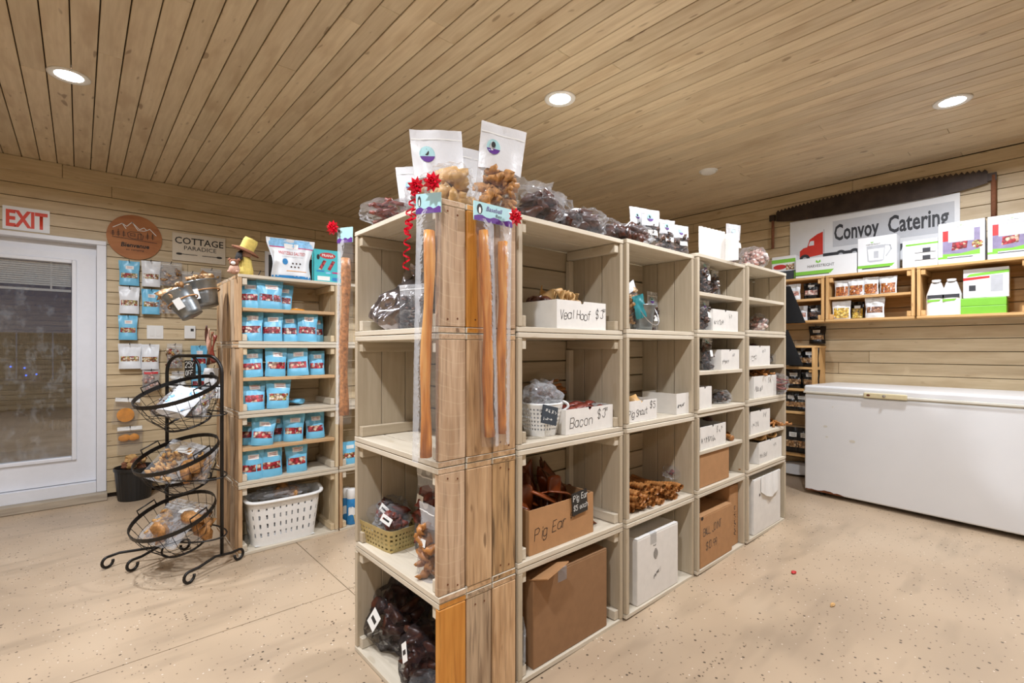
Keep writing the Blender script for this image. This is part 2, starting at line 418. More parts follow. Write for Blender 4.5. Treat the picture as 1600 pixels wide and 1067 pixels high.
# ------------------------------------------------------------------ room shell
WX, WY, ZC = 4.94, 5.20, 2.665                 # freezer wall, door wall, ceiling
BX, BY = -3.2, -3.0                            # walls behind the camera
PITCH = 0.0975
def floor_mat():
    t = NT('floor_epoxy'); v = t.coords(rnd=False, kind='Object')
    big = t.noise(v, 0.9, 5, 0.6); col = t.ramp(big, [(0.35, lin('aa957d')), (0.5, lin('bea78c')), (0.68, lin('c8b399'))])
    st = t.noise(t.coords((0.7, 2.5, 1), rnd=False), 2.2, 6, 0.7)
    col = t.mix(t.math('MULTIPLY', t.ramp(st, [(0.53, (0, 0, 0)), (0.72, (1, 1, 1))]), 0.5), col, lin('8f7d68'))
    for sc_, thr, c in ((95.0, 0.90, '463627'), (58.0, 0.95, '33251b'), (95.0, 0.975, 'e8dccb')):
        vo = t.add('ShaderNodeTexVoronoi'); vo.inputs['Scale'].default_value = sc_; t.link(v, vo.inputs['Vector'])
        sp = t.add('ShaderNodeSeparateColor'); t.link(vo.outputs['Color'], sp.inputs[0])
        xs = t.add('ShaderNodeSeparateXYZ'); t.link(v, xs.inputs[0])
        dens = t.math('MULTIPLY', t.noise(v, 0.8, 2), 0.06)
        m = t.math('MULTIPLY', t.math('GREATER_THAN', t.math('ADD', sp.outputs[0], t.math('SUBTRACT', dens, 0.03)), thr), t.math('LESS_THAN', vo.outputs['Distance'], 0.30))
        col = t.mix(t.math('MULTIPLY', m, 0.85), col, lin(c))
    t.bump(t.noise(v, 30, 4), 0.08, 0.002)
    return t.done('floor_epoxy', col, 0.38)
FM = floor_mat()
floor_o = structure(G().add([(BX, BY, -.06), (1.02, BY, -.06), (WX, BY, .02), (WX, WY, .02), (1.02, WY, -.06), (BX, WY, -.06)], [(0, 1, 4, 5), (1, 2, 3, 4)]).obj('floor', MATS['gap_dark']),
                    'speckled beige concrete floor of the shop with saw-cut joints', 'floor')
JX, JY, gp = 1.02, 2.40, 0.0022
for (x0, x1) in ((BX, JX - gp), (JX + gp, WX)):
    for (y0, y1) in ((BY, JY - gp), (JY + gp, WY)):
        z0, z1 = floor_z(x0), floor_z(x1)
        g = G().add([(x0, y0, z0), (x1, y0, z1), (x1, y1, z1), (x0, y1, z0), (x0, y0, z0 - .05), (x1, y0, z1 - .05), (x1, y1, z1 - .05), (x0, y1, z0 - .05)],
                    [(0, 1, 2, 3), (0, 4, 5, 1), (1, 5, 6, 2), (2, 6, 7, 3), (3, 7, 4, 0)])
        g.obj('slab', FM, floor_o)

DX0, DX1, DTOP = -0.86, 0.164, 2.098            # outer edges of the door frame
wall_l = G()
wall_l.box(DX1 - .01, WX + .2, WY + .02, WY + .15, -.1, ZC + .1); wall_l.box(BX - .1, DX0 + .01, WY + .02, WY + .15, -.1, ZC + .1); wall_l.box(DX0, DX1, WY + .02, WY + .15, DTOP - .01, ZC + .1)
wall_l = structure(wall_l.obj('wall_left', MATS['gap_dark']), 'beige horizontal plank wall with the white glazed door', 'wall')
wall_r = structure(G().box(WX + .02, WX + .15, BY, WY, -.1, ZC + .1).obj('wall_right', MATS['gap_dark']), 'beige horizontal plank wall behind the chest freezer', 'wall')
ceil = structure(G().box(BX, WX + .1, BY, WY + .1, ZC + .02, ZC + .1).obj('ceiling', MATS['gap_dark']), 'ceiling of narrow tan wooden boards with recessed lights', 'ceiling')
rb = structure(G().box(BX, WX, BY - .1, BY, -.1, ZC).obj('wall_back', MATS['wall_plank']), 'plank wall of the shop behind the camera', 'wall')
for k in range(27):
    board('plank', rb, ((BX + WX) / 2, BY + .009, .08 + k * PITCH), WX - BX, PITCH - .005, .018, 'xz', 'wall_plank')
rw = structure(G().box(BX - .1, BX, BY, WY, -.1, ZC).obj('wall_side', MATS['wall_plank']), 'plank wall closing the shop beside the door', 'wall')

def runs(a, b, seed, lo=1.6, hi=3.6):
    r = random.Random(seed); out = []; p = a
    first = r.uniform(0.5, hi)
    while p < b - 1e-6:
        q = min(b, p + (first if p == a else r.uniform(lo, hi)))
        if b - q < 0.35: q = b
        out.append((p, q)); p = q
    return out
nrow = int((ZC - 0.03) / PITCH) + 1
for k in range(nrow):
    z0 = 0.03 + k * PITCH; z1 = min(ZC, z0 + PITCH); W = z1 - z0 - 0.0045
    if W < 0.01: continue
    zc = (z0 + z1) / 2
    for (a, b) in ((DX1, WX), (BX, DX0)) if z0 < DTOP - 0.05 else ((BX, WX),):
        for (p, q) in runs(a, b, k * 13 + int(b * 7)):
            if q < -0.9 and b < 0: pass
            board('plank', wall_l, ((p + q) / 2, WY + .009 + RND.uniform(-.0015, .0015), zc), q - p - .002, W, .018, 'xz', 'wall_plank')
    for (p, q) in runs(-0.6, WY, k * 17 + 5):
        board('plank', wall_r, (WX + .009 + RND.uniform(-.0015, .0015), (p + q) / 2, zc), q - p - .002, W, .018, 'yz', 'wall_plank')
G().box(WX, WX + .02, BY, -0.6, 0.03, ZC).obj('cladding', MATS['wall_plank'], wall_r)
nb = int((WX + 0.85) / PITCH) + 1
for k in range(nb):
    x1 = WX - k * PITCH; xc = x1 - PITCH / 2
    for (p, q) in runs(-0.9, WY, k * 19 + 3, 1.8, 4.2):
        board('plank', ceil, (xc, (p + q) / 2, ZC + .009 + RND.uniform(-.001, .001)), q - p - .002, PITCH - .005, .018, 'yx', 'ceiling_plank')
G().box(BX, WX, BY, -0.9, ZC, ZC + .02).obj('boarding', MATS['ceiling_plank'], ceil)
G().box(BX, WX - nb * PITCH, -0.9, WY, ZC, ZC + .02).obj('boarding', MATS['ceiling_plank'], ceil)
tr = structure(link('trim_1', None), 'plank trim under the ceiling above the door wall', 'trim')
for i, (a, b) in enumerate(((BX, -.10), (-.10, 2.5), (2.5, WX))):
    board('plank', tr, ((a + b) / 2, WY - .012, ZC - .055), b - a - .003, .106, .022, 'xz', 'wall_plank')

# ------------------------------------------------------------------ ceiling lights
lamp_em = NT('lamp_glow'); lamp_em.b.inputs['Emission Color'].default_value = (1.0, 0.95, 0.88, 1); lamp_em.b.inputs['Emission Strength'].default_value = 22.0
lamp_em.done('lamp_glow', (1, 1, 1, 1), 0.5)
def downlight(x, y, label):
    t = thing('recessed_light', label, 'light', (x, y, ZC), group='recessed ceiling lights')
    G().lathe([(.060, -.004), (.078, -.008), (.088, -.006), (.090, 0.0), (.060, 0.0)], 32).obj('trim_ring', MATS['white_plastic'], t, True)
    G().lathe([(.0001, -.0035), (.060, -.0035)], 32).obj('lens', MATS['lamp_glow'], t)
    la = bpy.data.lights.new('downlight', 'AREA'); la.shape = 'DISK'; la.size = 0.12; la.energy = LAMP_W; la.color = (0.90, 0.935, 1.0); la.spread = 2.9
    lo = bpy.data.objects.new('downlight', la); COL.objects.link(lo); lo.parent = t; lo.location = (0, 0, -.012)
LG = [(2.073, 1.915, 'lit round recessed light above the dog chew shelves'), (3.805, 0.414, 'lit round recessed light above the chest freezer'),
      (-.042, 3.478, 'lit round recessed light above the floor in front of the glazed door')]
LG += [(x, y, 'lit round recessed light assumed out of view behind the camera') for x, y in ((-.04, 1.9), (2.07, .41), (-.04, .41), (-2.1, -1.4))]  # last lamp is added, to brighten the rear wall mirrored in the door glass
for a in LG: downlight(*a)
t = thing('smoke_detector', 'small unlit white disc on the ceiling boards between two lit lights', 'detector', (3.817, 1.893, ZC))
G().lathe([(.0001, -.022), (.045, -.021), (.058, -.014), (.062, 0)], 32).obj('cover', MATS['white_plastic'], t, True)
G().lathe([(.064, -.006), (.070, -.004), (.071, 0)], 32).obj('base_ring', MATS['white_plastic'], t, True)

# ------------------------------------------------------------------ door
door = structure(link('door_1', None), 'white door with tall glass pane, half-raised blind and white frame', 'door')
wp = MATS['white_paint']
for nm, b in (('jamb', (DX1 - .062, DX1, WY - .028, WY + .12, 0.06, DTOP - .036)), ('jamb', (DX0, DX0 + .062, WY - .028, WY + .12, 0.06, DTOP - .036)), ('head', (DX0, DX1, WY - .028, WY + .12, DTOP - .035, DTOP))):
    soften(G().box(*b).obj(nm, wp, door), .004)
G().box(DX0 + .06, DX1 - .06, WY + .06, WY + .12, 1.985, DTOP - .03).obj('head_panel', wp, door)
LX0, LX1 = DX0 + .064, DX1 - .064               # door leaf
GX0, GX1, GZ0, GZ1 = -0.72, -0.047, 0.363, 1.90
yl = WY + .035
leaf = G(); leaf.box(GX1 + .025, LX1, yl, yl + .045, .15, 1.985); leaf.box(LX0, GX0 - .025, yl, yl + .045, .15, 1.985)
leaf.box(GX0 - .025, GX1 + .025, yl, yl + .045, .15, GZ0 - .025); leaf.box(GX0 - .025, GX1 + .025, yl, yl + .045, GZ1 + .025, 1.985)
leaf.obj('leaf', wp, door)
fr = G()
for b in ((GX1, GX1 + .03, GZ0 - .03, GZ1 + .03), (GX0 - .03, GX0, GZ0 - .03, GZ1 + .03), (GX0, GX1, GZ0 - .03, GZ0), (GX0, GX1, GZ1, GZ1 + .03)):
    fr.box(b[0], b[1], yl - .016, yl + .05, b[2], b[3])
soften(fr.obj('glazing_bead', wp, door), .006)
def pane_mat():
    t = NT('door_glass'); t.n.remove(t.b)
    tr_ = t.add('ShaderNodeBsdfTransparent'); tr_.inputs[0].default_value = (.92, .94, .96, 1)
    gl = t.add('ShaderNodeBsdfGlossy'); gl.inputs['Roughness'].default_value = 0.015
    ds = t.add('ShaderNodeBsdfDiffuse'); ds.inputs[0].default_value = (.6, .65, .7, 1)
    m1 = t.add('ShaderNodeMixShader'); m1.inputs[0].default_value = 0.20; t.link(tr_.outputs[0], m1.inputs[1]); t.link(gl.outputs[0], m1.inputs[2])
    sm = t.noise(t.coords((9, 9, 5), rnd=False), 2.0, 6, .7)
    m2 = t.add('ShaderNodeMixShader'); t.link(t.math('MULTIPLY', t.ramp(sm, [(.52, (0, 0, 0)), (.72, (1, 1, 1))]), .13), m2.inputs[0]); t.link(m1.outputs[0], m2.inputs[1]); t.link(ds.outputs[0], m2.inputs[2])
    t.link(m2.outputs[0], t.out.inputs[0]); MATS['door_glass'] = t.m; return t.m
G().box(GX0, GX1, yl + .012, yl + .016, GZ0, GZ1).obj('pane', pane_mat(), door)
for k in range(11):                              # gathered slats of the blind, then its bottom rail
    G().box(GX0 + .004, GX1 - .004, yl + .024, yl + .036, 1.715 + k * .0165, 1.728 + k * .0165).obj('blind_slat', MATS['label_white'], door)
G().box(GX0 + .004, GX1 - .004, yl + .020, yl + .040, 1.672, 1.69).obj('blind_rail', MATS['white_plastic'], door)
for x in (GX1 - .12, GX1 - .44):
    G().box(x - .005, x + .005, yl + .018, yl + .022, 1.672, GZ1).obj('blind_tape', MATS['white_plastic'], door)
G().box(LX0, LX1, WY - .02, WY + .12, .06, .145).obj('sill_plate', wp, door)
board('threshold', door, ((DX0 + DX1) / 2, 5.15, .031), DX1 - DX0 + .004, .12, .055, 'x', 'threshold_wood')
lv = G(); lv.tube([(LX0 + .06, yl - .005, .98), (LX0 + .06, yl - .06, .98), (LX0 + .16, yl - .065, .98)], .011, 8); lv.obj('lever', MATS['steel'], door, True)
# outside the door: yard, snow bank and a parked car in the dusk
t_yard = NT('yard_gravel'); v_ = t_yard.coords(rnd=False)
t_yard.done('yard_gravel', t_yard.ramp(t_yard.noise(v_, 1.4, 6, .7), [(.35, lin('6f6a66')), (.6, lin('9a9590')), (.75, lin('c8c8cc'))]), .9)
structure(G().box(-14, 14, WY + .16, 30, -.25, -.12).obj('ground', MATS['yard_gravel']), 'grey gravel yard with patches of snow outside the glazed door', 'ground')
plain('car_paint', '8d8470', .3, metal=.3); plain('car_glass', '14181e', .1); plain('tyre_rubber', '191919', .8); plain('lamp_blue', '3a6cff', .4, emit=2.0)
car = thing('car', 'beige parked car seen dimly through the door glass', 'car', (-2.2, 9.6, -.12), 0.25)
bodyp = [(-2.1, .35), (2.1, .35), (2.15, .8), (1.25, .95), (.75, 1.45), (-1.3, 1.5), (-1.75, .98), (-2.15, .9)]
soften(G().prism(bodyp, -.8, .8).obj('body', MATS['car_paint'], car), .06)
for a, b in ((-1.2, -.25), (-.18, .62)):
    patch(car, 'side_window', [(a, 1.0), (b + .25, 1.0), (b, 1.38), (a + .08, 1.4)], -.812, MATS['car_glass'])
for wx in (-1.35, 1.35):
    w = G(); w.tube([(wx, -.84, .33), (wx, -.60, .33)], .33, 24); wh = w.obj('wheel', MATS['tyre_rubber'], car)
    G().tube([(wx, -.855, .33), (wx, -.80, .33)], .2, 16).obj('hubcap', MATS['steel'], wh)
xm = thing('string_light', 'blue glowing light string on the dark yard fence outside', 'light', (0.2, 10.8, 0))
for i in range(6): G().blob((-1.2 + .9 * RND.random(), .2 * RND.random(), .6 + .35 * RND.random()), (.014, .014, .014), i, .1, 1).obj('bulb', MATS['lamp_blue'], xm)
G().tube([(-1.4 + i * .2, 0, 1.06 + .04 * math.sin(i)) for i in range(9)], .006, 5).obj('wire', MATS['black_plastic'], xm)
fence = thing('yard_fence', 'dark wooden fence across the yard outside the door', 'fence', (0, 11.0, -.12))
for i in range(30): board('board', fence, (-6 + i * .42, 0, .8), 1.6, .40, .03, 'zx', 'raw_grey')

# ------------------------------------------------------------------ window seen behind the back shelf's packs
wn = structure(link('window_1', None, None, at(417, 393, Y=WY) + Vector((.23, 0, -.19))), 'small white-framed window with a dark pane in the door wall', 'window')
G().box(-.22, .22, -.006, .0, -.20, .16).obj('pane', MATS['car_glass'], wn)
for b in ((-.25, -.22, -.23, .19), (.22, .25, -.23, .19), (-.22, .22, -.23, -.20), (-.22, .22, .16, .19)):
    G().box(b[0], b[1], -.02, .0, b[2], b[3]).obj('frame_bar', wp, wn)

# ------------------------------------------------------------------ crates
def crate(label, loc, L, H, D, rz=0.0, paint='crate_paint', edge='crate_paint_pale', raw=None, mids=(), midmat=None, group=None, top=None, nail_end=None, posts=False, nback=4, battens=True):
    """a wooden crate lying on its side: open front at local y = 0 (facing -Y), slatted top, bottom and back, planked ends with battens"""
    t = thing('wooden_crate', label, 'crate', loc, rz, group)
    ts, te = 0.020, 0.021
    ns = 3 if nail_end else 2; er = raw[1] if raw else None
    for z, nm in ((ts / 2, 'bottom_slat'), (H - ts / 2, 'top_slat')):
        for k in range(ns):
            w = D / ns; board(nm, t, (RND.uniform(-.002, .002), w * (k + .5) + (RND.uniform(-.003, .003) if k == 0 else 0), z), L - .003, w - .004, ts - .0015, 'x', edge if top is None or nm != 'top_slat' else top, ends=er[k] if er else None)
    for s in (-1, 1):
        x = s * (L / 2 - te / 2 - .002); n = 3; w = D / n
        for k in range(n):
            mt = paint; inner = None
            if raw and s == raw[0]: mt = raw[1][k]; inner = paint
            board('end_plank', t, (x + RND.uniform(-.001, .001) + (RND.uniform(-.003, .004) if inner else 0), w * (k + .5), H / 2), H - 2 * ts - .001, w - (.007 if raw and s == raw[0] else .003), te, 'zy' if s < 0 else 'zy+', mt, inner)
        xb = s * (L / 2 - te - .016)
        for z in (ts + .021, H - ts - .021) if battens else ():
            board('batten', t, (xb, D / 2 - .004, z), D - .03, .040, .026, 'yz', edge if RND.random() < .6 else paint)
        if posts: board('corner_post', t, (s * (L / 2 - te - .018), D - .028, H / 2), H - 2 * ts - .09, .03, .024, 'zx', edge)
    hb = (H - 2 * ts) / nback
    for k in range(nback):
        board('back_slat', t, (0, D - .007, ts + hb * (k + .5)), L - 2 * te - .006, hb - RND.uniform(.004, .009), .012, 'xz', paint)
    for z in mids:
        board('shelf', t, (0, D / 2 - .004, z), L - 2 * te - .008, D - .02, .020, 'x', midmat or edge)
    if nail_end:
        s = nail_end; ng = 0
        for k in range(3):
            for zz in (ts + .025, H - ts - .025):
                for dy in (-.018, .02):
                    G().lathe([(.0001, .0006), (.0032, .0004), (.0034, 0)], 8).obj('nail', MATS['rust'], t)
                    o = COL.objects[-1]; o.matrix_basis = Matrix.Translation((s * (L / 2 - .001), D / 3 * (k + .5) + dy, zz + RND.uniform(-.01, .01))) @ Matrix.Rotation(s * PI / 2, 4, 'Y')
    return t
TS = .020
# the island: four columns of crates opening towards -Y ...
CEDGE = [1.165, 1.800, 2.404, 2.985, 3.606]
CYF = [1.280, 1.266, 1.250, 1.237]
CH = [.4235, .4215, .4215, .4215]
CD = .31
ROWN = ['bottom', 'second', 'third', 'top']
cont = [['the big brown carton', 'the pig ear carton', 'the bacon box', 'the veal hoof box'],
        ['the closed white carton', 'the loose ribbed chew sticks', 'the pig snout box', 'the galvanised pail'],
        ['the ball joint carton', 'a plain brown carton under a shelf', 'a tall dark bag and white box', 'dark treat bags on its shelf'],
        ['the tall white carton with a liner', 'the box heaped with knotted chews', 'a clear bag bulging out', 'only a wire and one bagged ball']]
def cz(c, r): return floor_z((CEDGE[c] + CEDGE[c + 1]) / 2) + r * CH[c]
for c in range(4):
    for r in range(4):
        xc = (CEDGE[c] + CEDGE[c + 1]) / 2
        crate('beige painted crate holding %s, %s of its stack' % (cont[c][r], ROWN[r]), (xc, CYF[c], cz(c, r)), CEDGE[c + 1] - CEDGE[c] - .004, CH[c] - .001, CD,
              mids=(CH[c] / 2,) if c >= 2 and r >= 1 else (), group='beige crates of the island', posts=(c == 0), battens=(c == 0))
# their rear neighbours, opening away from the view
for c in range(4):
    for r in range(4):
        crate('beige crate backing onto the one with %s, %s' % (cont[c][r], ROWN[r]), ((CEDGE[c] + CEDGE[c + 1]) / 2, CYF[c] + 2 * CD + .002, cz(c, r)), CEDGE[c + 1] - CEDGE[c] - .004, CH[c] - .001, CD - .002, rz=PI, group='beige crates at the rear of the island', battens=False, nback=3)
# ... and the end stack opening towards -X, its raw ends facing -Y
EX0, EY0, EY1, EH, ED = .832, 1.280, 1.900, .4235, .328
ends = [('raw_orange', 'raw_grey', 'raw_tan'), ('raw_saw', 'raw_tan', 'raw_bark'), ('raw_saw', 'raw_tan', 'raw_tan'), ('raw_saw', 'raw_orange', 'raw_saw')]
econt = ['dark bagged meat', 'the gold basket', 'nothing, its floor bare', 'the silver bag']
for r in range(4):
    crate('end crate holding %s, raw planks on its side, %s' % (econt[r], ROWN[r]), (EX0, (EY0 + EY1) / 2, r * EH), EY1 - EY0 - .004, EH - .001, ED, rz=-PI / 2,
          raw=(1, ends[r]), group='end crates of the island', nail_end=1)
# the second island by the door wall: pale crates opening towards -Y
SX0, SY, SH, SD = .690, 3.185, .4155, .31
SL = .602
scont = [['the laundry basket', 'blue fruit pouches on both levels', 'two blue pouches and one lying flat', 'berry pouches on both levels'],
         ['the spray cans', 'one blue pouch at its edge', 'nothing in view, third', 'nothing in view, top']]
for c in range(2):
    for r in range(4):
        crate('pale wooden crate holding %s, %s, below the pretzel bag' % (scont[c][r], ROWN[r]) if c == 0 else 'pale wooden crate holding %s, half hidden behind the end crates' % scont[c][r],
              (SX0 + SL * (c + .5), SY, r * SH), SL - .004, SH - .001, SD, paint='crate_pale', edge='crate_paint_pale',
              raw=(-1, ('raw_tan', 'raw_grey', 'raw_bark')), mids=(SH * (.5 if r else .5),) if r >= 1 and c == 0 else (), midmat='shelf_tan', group='pale crates by the door wall')
for r in range(4):
    crate('rough crate back to back with the pale crates, open side hidden, %s of its stack' % ROWN[r], (SX0 + SL * .5, SY + 2 * SD, r * SH), SL - .004, SH - .001, SD - .004, rz=PI, paint='crate_pale', raw=(1, ('raw_bark', 'raw_grey', 'raw_tan')), group='crates at the back of the island by the door')
# crates hung on the freezer wall, opening towards -X
KX = 4.64; KZ = 1.4445; KH = .386
for i, (y0, y1, what) in enumerate(((1.30, 1.90, 'black and clear pouches'), (.71, 1.296, 'orange spice pouches'), (.11, .706, 'white bottles and green boxes'), (-.49, .106, 'nothing, out of view'))):
    crate('fresh pine wall crate holding %s above the freezer' % what, (KX, (y0 + y1) / 2, KZ), y1 - y0 - .004, KH, .298, rz=-PI / 2, paint='pine_fresh', edge='pine_fresh',
          mids=(KH * .5,) if i < 2 else (), group='pine crates on the freezer wall')
# narrow pine shelf unit standing between the island and the freezer
un = thing('narrow_shelf_unit', 'narrow pine shelf unit with black pouches beside the freezer', 'shelf', (KX, 1.375, floor_z(KX)))
uz = [1.248, 1.064, .875, .675, .307]
for yy in (.01, .58):
    for k in range(3): board('side_plank', un, (.05 + .098 * k, yy, .583), 1.155, .095, .02, 'zx' if False else 'zy', 'pine_fresh')
    for o in un.children[-3:]:
        o.matrix_basis = Matrix.Translation(o.matrix_basis.translation) @ Matrix(((0, 1, 0, 0), (0, 0, -1, 0), (-1, 0, 0, 0), (0, 0, 0, 1)))
for z in uz: board('shelf', un, (.15, .295, z - floor_z(KX) - .01), .566 if z < 1.2 else .60, .296, .018, 'yx', 'pine_fresh')
for z in uz[1:]: board('batten', un, (.15, .03, z - floor_z(KX) - .035), .28, .03, .02, 'x', 'pine_fresh')

# ------------------------------------------------------------------ chest freezer
fa = math.atan2(4.319 - 4.205, 1.21)             # turned a little off the wall
fz = thing('chest_freezer', 'long white chest freezer with a closed lid and scuffed front', 'freezer', (4.319, 1.349, floor_z(4.32)), -PI / 2 - fa)
FW, FD, FH = 1.86, .60, .79                      # local x runs along the front towards the camera, local y into the wall
fw = MATS['freezer_white']
def fbox(nm, b, m, w=.008): return soften(G().box(*b).obj(nm, m, fz), w)
soften(G().box(0, FW, 0, FD, .032, FH).obj('cabinet', fw, fz), .012, 3)
fbox('gasket', (.006, FW - .006, .006, FD - .006, FH - .002, FH + .014), MATS['freezer_trim'], .002)
soften(G().box(-.004, FW + .004, -.006, FD, FH + .012, FH + .070).obj('lid', fw, fz), .016, 3)
fbox('lid_lip', (-.005, FW + .005, -.010, .004, FH + .008, FH + .024), MATS['freezer_trim'], .003)
lp = G().box(.405, .66, -.018, -.004, FH + .002, FH + .040).obj('latch_plate', MATS['cream_metal'], fz); soften(lp, .006)
G().lathe([(.0001, .012), (.008, .011), (.011, 0)], 14).obj('lock', MATS['steel'], lp).matrix_basis = Matrix.Translation((.53, -.016, FH + .022)) @ Matrix.Rotation(PI / 2, 4, 'X')
patch(lp, 'rust_mark', disc(.435, FH + .022, .012, .008, 12), -.0185, MATS['rust'])
rp = random.Random(4); pts = [(0.01, .034)] + [(.01 + i * .022, .040 + rp.random() * .014) for i in range(12)] + [(.28, .034)]
patch(fz, 'chipped_edge', pts, -.0012, MATS['rust'])
for (a, b, c_) in ((.15, .55, .03), (.16, .47, .02), (.20, .705, .012), (.33, .46, .04)):
    patch(fz, 'scuff', disc(a, b, c_ * .5, c_ * .25, 9), -.0012, MATS['freezer_trim'])
for x in (.1, FW - .1):
    for y in (.08, FD - .08): G().lathe([(.022, 0), (.024, .034)], 12).obj('foot', MATS['black_plastic'], fz, loc=(x, y, .001))

# ------------------------------------------------------------------ builders for goods
def pouch_surface(w, h, t, bend=0.0, seed=0, flare=0.06, crumple=0.013, pinch=.07):
    o = Vector((seed * 5.7, seed * 2.3, seed * 9.1))
    def S(u, v, side=-1, off=0.0):
        prof = max(0.0, 1 - v / .93) ** .7 * (1.0 if v > .06 else .75 + v * 4)
        th = t / 2 * max(0.0, 1 - abs(u) ** 3) ** .7 * prof
        n = noise.noise(Vector((u * 1.9, v * 3.1, side * .3)) + o) * crumple * (0.4 + v)
        x = u * w / 2 * (1 + flare * (v - .5) - pinch * math.sin(PI * min(1, v * 1.1)) ** 2)
        return Vector((x, side * th + bend * h * v * v + n + side * off, v * h))
    return S
def surf_patch(S, parent, name, mat, u0, u1, v0, v1, nu=6, nv=4, off=.0012, side=-1, smooth=True):
    return G().grid(lambda a, b: S(u0 + (u1 - u0) * a, v0 + (v1 - v0) * b, side, off), nu, nv).obj(name, mat, parent, smooth)
def surf_disc(S, parent, name, mat, cu, cv, ru, rv, off=.0016, a0=0.0, a1=2 * PI, n=20):
    pts = [S(cu + ru * math.cos(a0 + (a1 - a0) * i / n), cv + rv * math.sin(a0 + (a1 - a0) * i / n), -1, off) for i in range(n + 1)]
    return G().add(pts, [tuple(range(n + 1))]).obj(name, mat, parent)
def shell(S, parent, name, mat, v0=0.0, v1=1.0, nu=10, nv=10):
    g = G(); g.grid(lambda a, b: S(-1 + 2 * a, v0 + (v1 - v0) * b, -1), nu, nv); g.grid(lambda a, b: S(1 - 2 * a, v0 + (v1 - v0) * b, 1), nu, nv)
    if v0 == 0.0: g.add([S(-1 + 2 * i / nu, 0, s_) for s_ in (-1, 1) for i in range(nu + 1)], [(i, nu + 1 + i, nu + 2 + i, i + 1) for i in range(nu)])
    return g.obj(name, mat, parent, True)
def pouch(label, loc, w, h, t=.05, body='pouch_blue', win=(.28, .5, 'berry_mix'), lab=(-.45, .55, .66, .8), rz=0.0, bend=0.0, seed=0, name='fruit_pouch', cat='pouch', group=None, rot=None, flare=.06, labmat='label_white'):
    tt = thing(name, label, cat, loc, rz, group, rot); S = pouch_surface(w, h, t, bend, seed, flare)
    shell(S, tt, 'pouch_body', MATS[body])
    if win: surf_patch(S, tt, 'window', MATS[win[2]], -.86, .86, win[0], win[1])
    if lab: surf_patch(S, tt, 'label', MATS[labmat], *lab)
    if lab and h > .15:
        S2 = S; um = (lab[0] + lab[1]) / 2; du = (lab[1] - lab[0]) * .34
        for k in range(2): surf_patch(S2, tt, 'print_line', MATS['red_print'] if body == 'pouch_blue' else MATS['ink_soft'], um - du, um + du, lab[2] + (lab[3] - lab[2]) * (.3 + .34 * k), lab[2] + (lab[3] - lab[2]) * (.38 + .34 * k), 3, 1, .002)
    return tt
def lumps(parent, n, dims, size, mat, seed=0, kind='blob', z0=0.0, fit=None, name='contents', sub=1):
    g = G(); r = random.Random(seed)
    for i in range(n):
        z = z0 + (i + r.random()) / n * dims[2]; x = r.uniform(-1, 1) * dims[0] / 2; y = r.uniform(-1, 1) * dims[1] / 2
        if fit: x, y = fit(x, y, z, r)
        s_ = size * r.uniform(.7, 1.25); rot = Matrix.Rotation(r.uniform(0, 6.3), 3, 'Z') @ Matrix.Rotation(r.uniform(-.9, .9), 3, 'X')
        if kind == 'blob': g.blob((x, y, z), (s_ * 1.25, s_ * .5, s_ * .75), seed + i, .8, 2, 1.5, rot)
        elif kind == 'stick':
            d = rot @ Vector((1, 0, .3)); L = size * 3.2; g.tube([Vector((x, y, z)) + d * (L * (k / 4 - .5)) + Vector((0, 0, .15 * size * math.sin(k + i))) for k in range(5)], size * .32, 6)
        elif kind == 'chip':
            g.blob((x, y, z), (s_, s_ * .8, s_ * .22), seed + i, .5, sub, 1.5, rot)
    o = g.obj(name, MATS[mat], parent, True); o['kind'] = 'stuff'; return o
def zip_bag(label, loc, w, h, t, content, n=24, size=.02, vh=.55, rz=0.0, bend=0.0, seed=0, logo=True, card=None, rot=None, kind='blob', top='frosted_film', low='clear_film', group=None, name='treat_bag', fill=None):
    tt = thing(name, label, 'bag', loc, rz, group, rot); S = pouch_surface(w, h, t, bend, seed, .03, .008, .03)
    hc = fill if fill else vh * h * .95
    def fit(x, y, z, r):
        v = z / h; k = max(.15, max(0.0, 1 - v / .93) ** .7); ym = bend * h * v * v
        return x * .86, ym + y * k * .62
    lumps(tt, n, (w * .86, t * .8, hc), size, content, seed, kind, .012, fit)
    shell(S, tt, 'clear_film', MATS[low], 0.0, vh, 10, 7); shell(S, tt, 'zip_top', MATS[top], vh, 1.0, 8, 5)
    surf_patch(S, tt, 'zip_seal', MATS['white_plastic'], -.97, .97, .885, .90, 6, 1, .0015)
    if logo:
        cv = vh + (1 - vh) * .48; rv = .062 * (w / h) * 2.6; ru = .30
        cu = -.42 if w > .12 else -.15
        surf_disc(S, tt, 'logo', MATS['teal_print'], cu, cv, ru, rv)
        surf_disc(S, tt, 'logo_band', MATS['purple_print'], cu, cv, ru, rv, .0022, PI + .25, 2 * PI - .25, 10)
        surf_disc(S, tt, 'logo_figure', MATS['ink'], cu - .02, cv + rv * .25, ru * .32, rv * .42, .0024, n=9)
    if card: surf_patch(S, tt, 'label', MATS['label_white'], *card, off=.003)
    return tt
